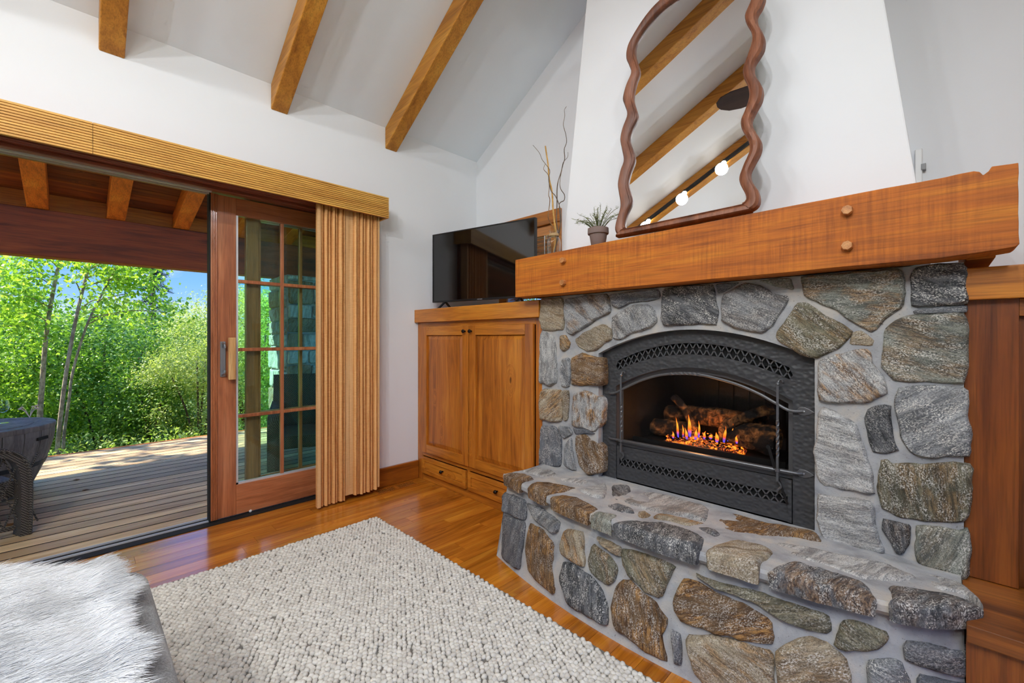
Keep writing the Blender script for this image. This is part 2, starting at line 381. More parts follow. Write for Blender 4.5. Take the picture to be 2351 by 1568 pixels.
M = dict(
    wall=wallpaint('white_plaster', (234, 236, 240)),
    ceil=wallpaint('ceiling_plaster', (240, 248, 255)),
    floor=wood('oak_floor', (132, 70, 28), (190, 116, 56), (216, 148, 84), 'x', .24, 1.0, .25, .05, coat=.5, plank=True, grainy=.9, sat=0.55, pvar=.5),
    beam=wood('fir_beam', (154, 96, 40), (202, 140, 70), (222, 168, 96), 'y', .5, .8, .5, .12, seed=3, sat=0.7),
    cab=wood('alder_cabinet', (122, 64, 26), (184, 110, 50), (212, 142, 76), 'z', .34, 1.1, .75, .06, coat=.25, seed=5, sat=0.62),
    cabh=wood('alder_cabinet_rail', (128, 70, 28), (190, 118, 54), (216, 148, 80), 'y', .34, 1.1, .6, .06, coat=.25, seed=8, sat=0.62),
    base=wood('stained_baseboard', (116, 60, 24), (168, 96, 42), (192, 122, 62), 'x', .34, 1.1, .3, .06, coat=.2, seed=77, sat=.6),
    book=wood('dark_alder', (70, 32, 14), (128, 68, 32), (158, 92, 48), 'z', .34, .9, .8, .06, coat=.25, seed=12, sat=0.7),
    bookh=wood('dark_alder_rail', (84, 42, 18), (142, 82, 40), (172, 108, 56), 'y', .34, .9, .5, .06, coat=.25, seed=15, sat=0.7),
    mantel=wood('rough_sawn_fir', (126, 62, 16), (186, 104, 36), (212, 136, 58), 'y', .7, .7, .9, .5, seed=23, saw=.9, sat=0.5),
    peg=wood('peg_fir', (150, 90, 45), (196, 132, 76), (216, 158, 100), 'x', .5, 2, 0, .1, seed=2),
    door=wood('cherry_door', (128, 70, 42), (180, 108, 68), (206, 138, 94), 'z', .32, .9, 0, .05, coat=.2, seed=31),
    doorh=wood('cherry_door_rail', (128, 70, 42), (182, 110, 69), (208, 140, 96), 'x', .32, .9, 0, .05, coat=.2, seed=33),
    head=wood('dark_cherry_head', (110, 58, 44), (158, 88, 68), (186, 112, 88), 'x', .4, .9, .1, .05, coat=.08, seed=37),
    oak=wood('light_oak_grip', (170, 118, 64), (206, 156, 98), (226, 184, 128), 'z', .4, 2, 0, .1, seed=9),
    mirror_wood=wood('walnut_frame', (70, 36, 22), (124, 74, 50), (158, 102, 72), 'z', .5, 1, .1, .05, seed=41),
    val=wood('bamboo_valance', (190, 132, 66), (226, 172, 98), (240, 194, 124), 'x', .5, 1, 0, .08, seed=44, sat=0.8),
    curtain=woven_mat('woven_wood_curtain', (200, 138, 76), (232, 178, 114)),
    curt2=woven_mat('woven_wood_backing', (206, 156, 100), (228, 184, 130)),
    deck=wood('weathered_deck', (158, 126, 104), (206, 174, 150), (230, 210, 192), 'x', .6, .8, .25, .25, seed=51, plank=True, sat=.84),
    roofb=wood('roof_boards', (76, 32, 16), (142, 70, 34), (180, 104, 56), 'x', .7, .7, .4, .2, seed=53, plank=True, sat=.6),
    rafter=wood('stained_rafter', (166, 78, 26), (224, 120, 46), (240, 150, 70), 'y', .6, .7, .3, .2, seed=57, sat=.7),
    patiobeam=wood('red_stained_beam', (74, 26, 12), (148, 66, 34), (178, 90, 50), 'x', .6, .7, .2, .2, seed=59, sat=.65), blocking=wood('blocking_board', (150, 82, 34), (200, 122, 60), (224, 150, 86), 'x', .6, .7, .3, .2, seed=71, sat=.6),
    stone=stone_mat(), mortar=mortar_mat(), iron=hammered(),
    ironp=plain('wrought_iron', (92, 92, 94), .36, .35), black=plain('black_void', (9, 9, 9), .8), firebox=plain('firebox_liner', (13, 12, 12), .6),
    blackp=plain('black_plastic', (16, 16, 17), .35), screen=plain('glossy_screen', (5, 5, 6), .06, spec=.9),
    white=plain('white_plastic', (228, 228, 228), .4), steel=plain('brushed_steel', (160, 162, 165), .3, .9), knob=plain('dark_bronze', (28, 22, 20), .35, .6),
    rubber=plain('black_sill', (14, 14, 14), .7), alu=plain('aluminium_track', (225, 225, 228), .4, .6),
    mirror=plain('silvered_glass', (246, 246, 248), 0.0, 1.0),
    copper=plain('copper', (200, 104, 58), .35, .6), copperl=plain('bright_copper', (244, 176, 130), .3, .5),
    glass=glass_mat('door_glass', (.80, .97, .91), .6), fglass=glass_mat('stove_glass', (.9, .9, .9), .12), wglass=glass_mat('clear_glass', (.97, .98, .97), 1.2),
    flame=flame_mat(), ember=ember_mat(), log=log_mat(),
    rug=rug_mat(), rugback=plain('rug_backing', (112, 108, 102), .95), felt=fabric_grey(),
    pot=plain('clay_pot', (126, 106, 100), .85), soil=plain('potting_soil', (50, 40, 32), .95),
    twig=bark_mat('curly_twig', (110, 78, 48), (150, 116, 78)), twigd=bark_mat('dark_twig', (84, 70, 58), (120, 100, 82)), stick=bark_mat('bamboo_stick', (176, 132, 66), (208, 166, 96)),
    rope=plain('jute_rope', (186, 158, 116), .9),
    wick=wicker_mat(), barrel=wood('barrel_staves', (70, 64, 60), (112, 104, 98), (148, 140, 132), 'z', .7, 1.2, .1, .2, seed=61), hoop=plain('barrel_hoop', (58, 60, 62), .6, .3),
    aspenb=bark_mat('aspen_bark', (124, 108, 88), (176, 160, 134)), bark=bark_mat('shrub_bark', (70, 56, 42), (110, 92, 70)),
    leafA=leaf_mat('aspen_leaf', (96, 134, 38), (148, 184, 64), (204, 218, 112), .5), leafB=leaf_mat('willow_leaf', (112, 136, 62), (172, 186, 100), (220, 222, 152), .4),
    leafC=leaf_mat('deep_green_leaf', (66, 102, 36), (108, 146, 58), (160, 190, 92), .4), needle=leaf_mat('fir_needle', (26, 46, 30), (42, 68, 44), (62, 90, 58), .15),  # leafC is a darker green than leafA
    leafD=leaf_mat('low_leaf', (112, 148, 58), (170, 196, 94), (220, 224, 150), .4), leafP=leaf_mat('sprig_leaf', (92, 100, 58), (128, 132, 84), (160, 162, 128), .2),
    dry=plain('dry_leaf', (120, 78, 34), .8), ground=grass_ground(), bowl=plain('black_dish', (14, 13, 13), .4),
    bulb=emit('lamp_bulb', (255, 244, 228), 30.0), fan=wood('dark_fan_blade', (34, 18, 13), (52, 30, 22), (66, 42, 32), 'y', .75, 1, 0, .05, seed=63),
    blindw=wood('blind_slat', (170, 104, 54), (206, 138, 80), (222, 160, 100), 'y', .4, 1, 0, .05, seed=66),
    extw=plain('house_siding', (120, 74, 44), .8),
)

# ------------------------------------------------------------------ room shell
YW, XW, ZE, SL, YR = 3.05, 2.63, 2.78, 0.612, 0.87
def ceil_z(y): return ZE + SL * ((YW - y) if y >= YR else (y - (2 * YR - YW)))
YB = 2 * YR - YW      # other eave wall
XB = -4.0
ZR = ceil_z(YR)

mb = MB()
mb.box(XB, -1.40, YW, YW + .26, -.02, ZE + .05).box(1.47, XW, YW, YW + .26, -.02, ZE + .05).box(-1.40, 1.47, YW, YW + .26, 2.10, ZE + .05)
struct('wall_left', mb, M['wall'])

def gable(mb, x0, x1, y0, y1, z0, z1=None):
    ys = [y0] + ([YR] if y0 < YR < y1 else []) + [y1]
    if z1 is None: poly = [(y0, z0), (y1, z0)] + [(y, ceil_z(y) + .05) for y in reversed(ys)]
    else: poly = [(y0, z0), (y1, z0), (y1, z1), (y0, z1)]
    return mb.prism(poly, lambda a, b, h: (h, a, b), x0, x1)
mb = MB()
gable(mb, XW, XW + .2, YB - .2, 2.14, -.02); gable(mb, XW, XW + .2, 2.64, YW + .26, -.02)
gable(mb, XW, XW + .2, 2.14, 2.64, -.02, 1.42); gable(mb, XW, XW + .2, 2.14, 2.64, 2.05)
struct('wall_front', mb, M['wall'])
mb = MB(); gable(mb, XB - .2, XB, YB - .2, YW + .26, -.02); struct('wall_rear', mb, M['wall'])
mb = MB()
for a, b in ((XB, -3.5), (-1.7, -1.2), (.9, XW)): mb.box(a, b, YB - .2, YB, -.02, ZE + .05)
for a, b in ((-3.5, -1.7), (-1.2, .9)): mb.box(a, b, YB - .2, YB, -.02, .45).box(a, b, YB - .2, YB, 2.35, ZE + .05)
struct('wall_right', mb, M['wall'])
for i, (a, b) in enumerate(((-3.5, -1.7), (-1.2, .9))):  # unseen windows added to let fill daylight into the room
    fr = MB(); fr.box(a, b, YB - .16, YB - .1, .45, .53).box(a, b, YB - .16, YB - .1, 2.27, 2.35).box(a, a + .08, YB - .16, YB - .1, .45, 2.35).box(b - .08, b, YB - .16, YB - .1, .45, 2.35)
    w = struct('window_%d' % (i + 2), fr, M['door'])
    part('pane', MB().box(a + .05, b - .05, YB - .135, YB - .125, .5, 2.3), M['wglass'], w)
mb = MB()
mb.prism([(YW + .3, ceil_z(YW) - .3 * SL), (YR, ZR), (YR, ZR + .15), (YW + .3, ceil_z(YW) - .3 * SL + .15)], lambda a, b, h: (h, a, b), XB - .2, XW + .2)
mb.prism([(YB - .3, ZE - .3 * SL), (YR, ZR), (YR, ZR + .15), (YB - .3, ZE - .3 * SL + .15)], lambda a, b, h: (h, a, b), XB - .2, XW + .2)
struct('ceiling', mb, M['ceil'])

def planks(x0, x1, y0, y1, w, gap, zt, th, lmin=.7, lmax=1.9, seed=1):
    R = random.Random(seed); V, Fc, pid = [], [], []
    y = y0
    while y < y1 - 1e-6:
        ye = min(y + w, y1); x = x0 - R.random() * lmax * .8
        while x < x1:
            L = R.uniform(lmin, lmax); a, b = max(x, x0), min(x + L, x1)
            if b - a > .02:
                r = R.random(); i = len(V)
                for X in (a, b - gap):
                    for Y in (y, ye - gap):
                        for Z in (zt - th, zt): V.append((X, Y, Z)); pid.append(r)
                Fc += [tuple(i + k for k in f) for f in [(0, 1, 3, 2), (4, 6, 7, 5), (0, 4, 5, 1), (2, 3, 7, 6), (0, 2, 6, 4), (1, 5, 7, 3)]]
            x += L
        y = ye
    return V, Fc, pid
def set_attr(me, name, vals, typ='FLOAT', prop='value'):
    a = me.attributes.new(name, typ, 'POINT'); a.data.foreach_set(prop, np.asarray(vals, dtype=np.float32).ravel())
V, Fc, pid = planks(XB, XW, YB, YW + .10, .098, .0012, 0, .02, .5, 1.5, 5)
o = link_mesh('floor', V, Fc, M['floor']); set_attr(o.data, 'pid', pid); o['kind'] = 'structure'

mb = MB().box(1.5, 1.985, YW - .022, YW, 0, .145)
struct('baseboard_left', mb, M['base'], bevel=.004)
struct('baseboard_right', MB().box(XB, XW, YB, YB + .02, 0, .14), M['doorh'], bevel=.004)

# chimney breast: leaning sides above the mantel
BX = 2.17
def breast_y(z): return (.05 + .124 * (z - 1.7), 1.69 - .124 * (z - 1.7))
mb = MB()
z0, z1 = 1.396, ZR + .05
a0, b0 = breast_y(z0); a1, b1 = breast_y(z1)
mb.add([(BX, a0, z0), (BX, b0, z0), (XW + .01, b0, z0), (XW + .01, a0, z0), (BX, a1, z1), (BX, b1, z1), (XW + .01, b1, z1), (XW + .01, a1, z1)],
       [(0, 1, 2, 3), (4, 5, 6, 7), (0, 1, 5, 4), (1, 2, 6, 5), (2, 3, 7, 6), (3, 0, 4, 7)])
struct('wall_chimney', mb, M['wall'], bevel=.006)

# small window beside the chimney
w = struct('window_1', MB().box(XW - .025, XW, 2.05, 2.73, 2.04, 2.145).box(XW - .022, XW, 2.05, 2.145, 1.36, 2.04).box(XW - .022, XW, 2.635, 2.73, 1.36, 2.04).box(XW - .03, XW, 2.05, 2.73, 1.33, 1.40), M['cabh'], bevel=.004, label='small wood trimmed window behind the television')
part('pane', MB().box(XW + .12, XW + .126, 2.14, 2.64, 1.42, 2.05), M['wglass'], w)
part('sash', MB().box(XW + .10, XW + .15, 2.14, 2.185, 1.42, 2.05).box(XW + .10, XW + .15, 2.595, 2.64, 1.42, 2.05).box(XW + .10, XW + .15, 2.14, 2.64, 1.42, 1.46).box(XW + .10, XW + .15, 2.14, 2.64, 2.0, 2.05), M['door'], w)
bl = thing('window_blind', (XW + .02, 2.39, 1.43), 'wooden slat blind in the small window behind the television', 'blind')
part('head_rail', MB().box(XW + .002, XW + .06, 2.15, 2.63, 1.965, 2.045), M['blindw'], bl)
mb = MB()
for i in range(17):
    z = 1.45 + i * .031
    mb.obox((XW + .03, 2.39, z), (.021, 0, .010), (0, .235, 0), (-.0006, 0, .0013))
part('slat', mb, M['blindw'], bl)
part('bottom_rail', MB().box(XW + .004, XW + .056, 2.15, 2.63, 1.421, 1.442), M['blindw'], bl)
mb = MB()
for y in (2.20, 2.39, 2.58): mb.tube([(XW + .006, y, 1.43), (XW + .006, y, 1.97)], .0012, 5)
mb.tube([(XW - .004, 2.22, 1.55), (XW - .004, 2.222, 1.96)], .0035, 6)
part('cord', mb, M['white'], bl)

# ------------------------------------------------------------------ ceiling beams (rafters) with the seen track light and the added fill tracks
BEAMS = [-3.0, -2.0, -.712, .088, .888, 1.694]
def make_beam(x):
    mb = MB()
    for s in (0, 1):
        y0, y1 = (YW + .0, YR) if s == 0 else (YB, YR)
        poly = [(y0, ZE - .163), (y1, ZR - .163), (y1, ZR - .001), (y0, ZE - .001)]
        mb.prism(poly, lambda a, b, h: (h, a, b), x, x + .10)
    return mb
blab = {-3.0: 'wooden ceiling beam outside the picture, farthest from the fireplace', -2.0: 'wooden ceiling beam outside the picture, next after the track light beam',
        -.712: 'wooden ceiling beam that carries the track lights, seen in the mirror', .088: 'leftmost wooden ceiling beam, ending above the open doorway',
        .888: 'middle of the three wooden ceiling beams above the door valance', 1.694: 'wooden ceiling beam nearest the chimney breast'}
for x in BEAMS:
    solo('ceiling_beam', make_beam(x), M['beam'], blab[x], 'beam', 'exposed ceiling beams', loc=(x + .05, YW, ZE - .16), bevel=.005)

def bz(y): return ZE - .163 + SL * (YW - y) if y >= YR else ZE - .163 + SL * (y - YB)
LAMPS = []
def track(x, y0, y1, ys, label, aim, energy):
    t = thing('track_light', (x, y0, bz(y0)), label, 'track light', 'track lights')
    part('rail', MB().bar((x - .014, y0, bz(y0) + .022), (x - .014, y1, bz(y1) + .022), .022, .034), M['blackp'], t)
    for y in ys:
        z = bz(y)
        hd = part('lamp_head', MB().lathe([(.012, .036), (.018, .026), (.018, .012), (.014, .010)], (x, y, z - .002), 16), M['blackp'], t)
        part('bulb', MB().ball((x, y, z - .008), .025, 12), M['bulb'], hd)
        LAMPS.append(((x + .05, y, z - .10), aim, energy * (.1 if y > 2.3 else .45 if y > 1.85 else 1)))
track(-.584, 2.50, 1.02, (2.355, 1.96, 1.57, 1.17), 'black track light with round bulbs on the beam seen in the mirror', (1.2, 1.0, 0), 15)
track(-1.872, 2.40, 1.10, (1.9, 1.6, 1.2), 'black track light added as fill outside the picture, on the second beam from the far wall', (.4, 1.8, 0), 34)  # this and the next three tracks are unseen, added to brighten the room
track(-.584, -.9, .60, (-.5, .1), 'black track light added as fill outside the picture, on the far roof slope of the mirrored beam', (.7, 1.8, .3), 42)
track(-1.872, -.9, .60, (-.5, .1), 'black track light added as fill outside the picture, on the far roof slope nearest the far wall', (.6, 1.8, .4), 88)
track(1.016, -.9, .60, (-.6, .2), 'black track light added as fill outside the picture, on the far roof slope nearest the bookcase', (.4, 2.0, .2), 20)

# ceiling fan (one blade shows in the mirror)
fx, fy, fz = .60, .42, 3.25
fan = thing('ceiling_fan', (fx, fy, fz), 'dark ceiling fan, one rounded blade seen in the wavy mirror', 'fan')
part('rod', MB().tube([(fx, fy, ceil_z(fy) - .002), (fx, fy, fz + .1)], .014, 10), M['knob'], fan)
part('motor', MB().lathe([(.03, .12), (.10, .09), (.12, .02), (.11, -.05), (.05, -.09)], (fx, fy, fz), 24), M['knob'], fan)
for k in range(5):
    a = math.radians(90 + 72 * k); ca, sa = math.cos(a), math.sin(a)
    prof = [(.13, .045), (.3, .085), (.5, .115), (.66, .125), (.74, .10), (.785, .05), (.795, 0)]
    poly = [(r, w_) for r, w_ in prof] + [(r, -w_) for r, w_ in reversed(prof[:-1])]
    part('blade', MB().prism(poly, lambda r, w_, h: (fx + ca * r - sa * w_, fy + sa * r + ca * w_, fz + h + w_ * .12), -.004, .004), M['fan'], fan)

# ------------------------------------------------------------------ doorway, sliding doors, valance, curtain
struct('trim_1', MB().box(-1.40, 1.47, YW + .0, YW + .25, 2.055, 2.10).box(-1.40, 1.47, YW - .02, YW + .02, 2.06, 2.20)
       .box(-1.40, 1.47, YW + .03, YW + .07, 2.036, 2.056).box(-1.40, 1.47, YW + .085, YW + .10, 2.046, 2.056), M['head'], bevel=.004, label='dark stained door head with moulded grooves')
struct('trim_2', MB().box(1.43, 1.47, YW - .02, YW + .26, 0, 2.06).box(1.40, 1.43, YW + .02, YW + .06, 0, 2.06).box(-1.40, -1.36, YW - .02, YW + .26, 0, 2.06).box(1.47, 1.56, YW - .02, YW, 0, 2.2).box(-1.49, -1.40, YW - .02, YW, 0, 2.2), M['door'], bevel=.004, label='stained side jambs of the doorway')
s = struct('trim_3', MB().box(-1.36, 1.43, YW + .10, YW + .26, -.06, .006), M['rubber'], label='black door sill')
part('sill_track', MB().box(-1.36, 1.43, YW + .165, YW + .172, .006, .016).box(-1.36, 1.43, YW + .225, YW + .232, .006, .016), M['alu'], s)
s = struct('trim_4', MB().box(-1.36, .585, YW + .075, YW + .083, 2.028, 2.057).box(-1.36, .585, YW + .145, YW + .148, 2.034, 2.057), M['alu'], label='bright aluminium head track')

DY = 3.20          # room face of the sliding panel
def panel_door(name, x0, x1, yf, stile, xm, label, zr=(.205, 1.935), th=.044, muntz=(.641, 1.072, 1.514)):
    z0, z1 = .014, 2.045
    d = struct(name, MB().box(x0, x0 + stile, yf, yf + th, z0, z1).box(x1 - stile, x1, yf, yf + th, z0, z1), M['door'], bevel=.003, label=label)
    part('rail', MB().box(x0 + stile, x1 - stile, yf, yf + th, z0, zr[0]), M['doorh'], d, bevel=.003)
    part('rail', MB().box(x0 + stile, x1 - stile, yf, yf + th, zr[1], z1), M['doorh'], d, bevel=.003)
    mb = MB()
    for x in xm: mb.box(x - .011, x + .011, yf + .008, yf + .036, zr[0], zr[1])
    for z in muntz: mb.box(x0 + stile, x1 - stile, yf + .0085, yf + .0355, z - .011, z + .011)
    part('muntin', mb, M['door'], d, bevel=.003)
    part('glazing_bead', MB().box(x0 + stile, x0 + stile + .012, yf + .006, yf + .03, zr[0], zr[1]).box(x0 + stile, x1 - stile, yf + .006, yf + .03, zr[0], zr[0] + .012), M['alu'] if name == 'door_1' else M['door'], d)
    part('pane', MB().box(x0 + stile - .005, x1 - stile + .005, yf + .019, yf + .023, zr[0] - .005, zr[1] + .005), M['glass'], d)
    return d
d1 = panel_door('door_1', .592, 1.418, DY, .138, (1.006,), 'cherry stained sliding glass door half hidden by the curtain')
mb = MB()
for i in range(4): mb.tube([(.598 + i * .0085, DY - .002, .014), (.598 + i * .0085, DY - .002, 2.045)], .0042, 8)
mb.box(.590, .630, DY - .001, DY + .03, .014, 2.045)
part('fluted_edge', mb, M['door'], d1)
part('weatherstrip', MB().box(.584, .592, DY - .003, DY + .05, .012, 2.045), M['rubber'], d1)
hx = on_y(511, 825, DY)[0]
hd = part('handle', MB().box(hx - .014, hx + .014, DY - .008, DY, .905, 1.125).tube(catmull([(hx - .002, DY - .006, .915), (hx + .004, DY - .03, .925), (hx + .006, DY - .034, .945)], 4), .007, 8)
          .tube(catmull([(hx - .002, DY - .006, 1.115), (hx + .004, DY - .03, 1.105), (hx + .006, DY - .034, 1.085)], 4), .007, 8), M['steel'], d1, label='brushed steel handle plate')
part('grip', MB().box(hx + .022, hx + .062, DY - .052, DY - .028, .885, 1.15), M['oak'], hd, label='light oak grip', bevel=.004)
q = on_y(575, 1173, DY)
part('screw_cap', MB().ball((q.x, DY - .001, q.z), .009, 10, (1, .4, 1)), M['white'], d1)
d2 = panel_door('door_2', .80, 1.43, DY + .055, .075, (1.147,), 'fixed glass door panel behind the sliding one')

VX1 = 1.625
def valance_profile(mb, y, z0, z1, x0, x1):
    n = 12
    for i in range(n):
        a = z0 + (z1 - z0) * i / n; b = z0 + (z1 - z0) * (i + 1) / n
        mb.box(x0, x1, y, y + .014, a + .0012, b - .0022)
va = thing('valance', (.2, 2.95, 2.1), 'ribbed bamboo valance across the top of the doorway', 'valance')
xs_ = on_y(213, 300, 2.87)[0]
mb = MB(); valance_profile(mb, 2.87, 2.027, 2.180, -1.55, xs_ - .0009); valance_profile(mb, 2.87, 2.027, 2.180, xs_ + .0009, VX1); part('front_board', mb, M['val'], va)
mb = MB()
n = 12
for i in range(n):
    a = 2.027 + .153 * i / n; b = 2.027 + .153 * (i + 1) / n
    mb.box(VX1 - .014, VX1, 2.8845, YW - .001, a + .0008, b - .0012)
part('end_board', mb, M['val'], va)
part('backing', MB().box(-1.55, VX1 - .015, 2.885, 2.892, 2.028, 2.179).box(-1.55, VX1 - .015, 2.892, YW - .022, 2.168, 2.178), M['head'], va)

cu = thing('pleated_curtain', (1.35, 2.93, .015), 'drawn back curtain of narrow vertical woven wood pleats', 'curtain')
def pleats(mb, xs, y, amp, z0, z1, th=.009):
    for i, (a, b) in enumerate(xs):
        ym = y - (amp if i % 2 == 0 else amp * .35) - random.uniform(0, .006)
        n = 7
        prof = []
        for k in range(n + 1):
            t = k / n; prof.append((a + (b - a) * t, ym + .5 * amp * (2 * t - 1) ** 2 + (.012 if k in (0, n) else 0)))
        poly = prof + [(p[0], p[1] + th) for p in reversed(prof)]
        zb = z0 + random.uniform(-.003, .004)
        mb.prism(poly, lambda px_, py_, h: (px_, py_, h), zb, z1)
ZT = 2.06
def cx(px_): return on_y(px_, 800, 2.945)[0]
e1 = [727, 735, 744, 753, 762, 770, 777.5, 788, 794]
e2 = [812, 819, 826, 834, 842, 850, 858, 866]
mb = MB(); pleats(mb, [(cx(a) + .001, cx(b) - .0015) for a, b in zip(e1[:-1], e1[1:])], 2.955, .022, .014, ZT)
part('pleat_bundle', mb, M['curtain'], cu, smooth='auto')
mb = MB(); pleats(mb, [(cx(a) + .001, cx(b) - .0015) for a, b in zip(e2[:-1], e2[1:])], 2.955, .022, .030, ZT)
part('pleat_bundle', mb, M['curtain'], cu, smooth='auto')
mb = MB()
for a, b in ((794, 803), (803, 812)): mb.box(cx(a) + .0008, cx(b) - .0008, 2.955, 2.965, .04, ZT)
mb.box(cx(727) - .004, cx(734), 2.925, 2.932, .016, ZT).box(cx(866) - .002, cx(869), 2.93, 3.0, .05, ZT)
part('flat_panel', mb, M['curt2'], cu)

fr = on_z(882, 1131, 0); fr2 = on_z(958, 1108, 0)
reg = thing('floor_register', (fr.x, fr.y, .001), 'wooden slotted floor vent below the white wall next to the curtain', 'floor vent')
rx0, rx1, ry0, ry1 = 1.56, 1.90, 2.90, 2.995
part('frame', MB().box(rx0, rx1, ry0, ry0 + .016, .0005, .004).box(rx0, rx1, ry1 - .016, ry1, .0005, .004).box(rx0, rx0 + .016, ry0 + .016, ry1 - .016, .0005, .004).box(rx1 - .016, rx1, ry0 + .016, ry1 - .016, .0005, .004).box((rx0 + rx1) / 2 - .012, (rx0 + rx1) / 2 + .012, ry0 + .016, ry1 - .016, .0005, .004), M['base'], reg)
for ga, gb in ((rx0 + .022, (rx0 + rx1) / 2 - .02), ((rx0 + rx1) / 2 + .016, rx1 - .022)):
    mb = MB(); x = ga
    while x < gb: mb.box(x, x + .007, ry0 + .016, ry1 - .016, .0008, .0038); x += .0155
    part('grille', mb, M['base'], reg)
part('duct', MB().box(rx0 + .012, rx1 - .012, ry0 + .012, ry1 - .012, .0003, .0007), M['black'], reg)

# ------------------------------------------------------------------ rug of wool loops
def rug():
    x0, x1, y0, y1 = -1.05, 1.362, -.55, 2.556
    r = thing('wool_rug', ((x0 + x1) / 2, (y0 + y1) / 2, 0), 'cream chunky loop wool rug on the oak floor', 'rug')
    part('backing', MB().box(x0 + .004, x1 - .006, y0, y1 - .004, .001, .006), M['rugback'], r)
    sx, sy = .0198, .0168
    nx, ny = int((x1 - x0) / sx), int((y1 - y0) / sy)
    I, J = np.meshgrid(np.arange(nx), np.arange(ny), indexing='ij')
    cx_ = x0 + .008 + sx * (I + .5 * (J % 2)) + RNG.normal(0, .0022, I.shape)
    cy_ = y0 + .006 + sy * J + RNG.normal(0, .0016, I.shape)
    cx_, cy_ = cx_.ravel(), cy_.ravel()
    keep = RNG.random(cx_.shape) > .003
    # small wandering gaps between rows of loops
    g = np.sin(cx_ * 31 + 3 * np.sin(cy_ * 17)) * np.sin(cy_ * 43 + 2 * np.sin(cx_ * 23)) 
    vis = (cx_ + cy_ > .55) & (cx_ <= x1) & (cy_ <= y1)
    sel = keep & vis; cx_, cy_, g = cx_[sel], cy_[sel], g[sel]; n = len(cx_)
    rad = .0108 * (1 - .10 * (g > .55)) * RNG.uniform(.86, 1.12, n); ht = RNG.uniform(.010, .0145, n); an = RNG.uniform(0, 3.14, n); el = RNG.uniform(1.0, 1.35, n)
    T = []
    for lvl, (rr, hh) in enumerate(((.92, 0.0), (1.0, .45), (.70, .84))):
        for k in range(6): T.append((rr, k * math.pi / 3, hh))
    T.append((0, 0, 1.0)); T = np.array(T)
    lx = T[:, 0] * np.cos(T[:, 1]); ly = T[:, 0] * np.sin(T[:, 1])
    px_ = lx[None] * rad[:, None] * el[:, None]; py_ = ly[None] * rad[:, None] / el[:, None] ** .5
    ca, sa = np.cos(an)[:, None], np.sin(an)[:, None]
    V = np.stack([cx_[:, None] + px_ * ca - py_ * sa, cy_[:, None] + px_ * sa + py_ * ca, .004 + T[None, :, 2] * ht[:, None]], -1).reshape(-1, 3)
    tf = []
    for l in (0, 6):
        for k in range(6): tf.append((l + k, l + (k + 1) % 6, l + 6 + (k + 1) % 6, l + 6 + k))
    quads = np.array(tf); tris = np.array([(12 + k, 12 + (k + 1) % 6, 18) for k in range(6)])
    base = (np.arange(n) * 19)[:, None, None]
    Q = (quads[None] + base).reshape(-1); Tt = (tris[None] + base).reshape(-1)
    me = bpy.data.meshes.new('loop_pile'); V = V - np.array(world_loc(r))[None]
    me.vertices.add(len(V)); me.vertices.foreach_set('co', V.astype(np.float32).ravel())
    nq, nt = len(Q) // 4, len(Tt) // 3
    me.loops.add(len(Q) + len(Tt)); me.loops.foreach_set('vertex_index', np.concatenate([Q, Tt]).astype(np.int32))
    me.polygons.add(nq + nt)
    st = np.concatenate([np.arange(nq) * 4, nq * 4 + np.arange(nt) * 3]); me.polygons.foreach_set('loop_start', st.astype(np.int32))
    me.update(calc_edges=True); me.validate()
    me.polygons.foreach_set('use_smooth', [True] * len(me.polygons))
    me.materials.append(M['rug'])
    o = bpy.data.objects.new('loop_pile', me); COL.objects.link(o); o.parent = r; o['kind'] = 'stuff'
rug()

# ------------------------------------------------------------------ ottoman with the fur throw
def rounded_box(x0, x1, y0, y1, z0, z1, r, n=5, m=10):
    poly = []
    for cxx, cyy, a0 in ((x1 - r, y1 - r, 0), (x0 + r, y1 - r, 90), (x0 + r, y0 + r, 180), (x1 - r, y0 + r, 270)):
        for k in range(n + 1):
            a = math.radians(a0 + 90 * k / n); poly.append((cxx + r * math.cos(a), cyy + r * math.sin(a), math.cos(a), math.sin(a)))
    mb = MB(); N = len(poly); rt_ = .035
    prof = [(0, z0), (0, z1 - rt_)] + [(rt_ * (1 - math.cos(math.radians(t))), z1 - rt_ + rt_ * math.sin(math.radians(t))) for t in (22, 45, 67, 90)] + [(.12, z1 + .006), (.2, z1 + .009)]
    vs = [(p[0] - ins * p[2], p[1] - ins * p[3], z) for ins, z in prof for p in poly]
    fs = [(i * N + k, i * N + (k + 1) % N, (i + 1) * N + (k + 1) % N, (i + 1) * N + k) for i in range(len(prof) - 1) for k in range(N)]
    fs += [tuple(range(N - 1, -1, -1)), tuple((len(prof) - 1) * N + k for k in range(N))]
    return mb.add(vs, fs)
OX1, OY1, OZ = .160, 1.80, .435
ot = thing('upholstered_ottoman', (-.45, 1.0, 0), 'grey felt ottoman under the white fur throw', 'ottoman')
part('cushion', rounded_box(-1.05, OX1, .15, OY1, .10, OZ, .09), M['felt'], ot, smooth='auto')
for x, y in ((-.95, .25), (.06, .25), (-.95, 1.68), (.04, 1.66)):
    part('leg', MB().lathe([(.018, .018), (.024, .11)], (x, y, 0), 12), M['knob'], ot)

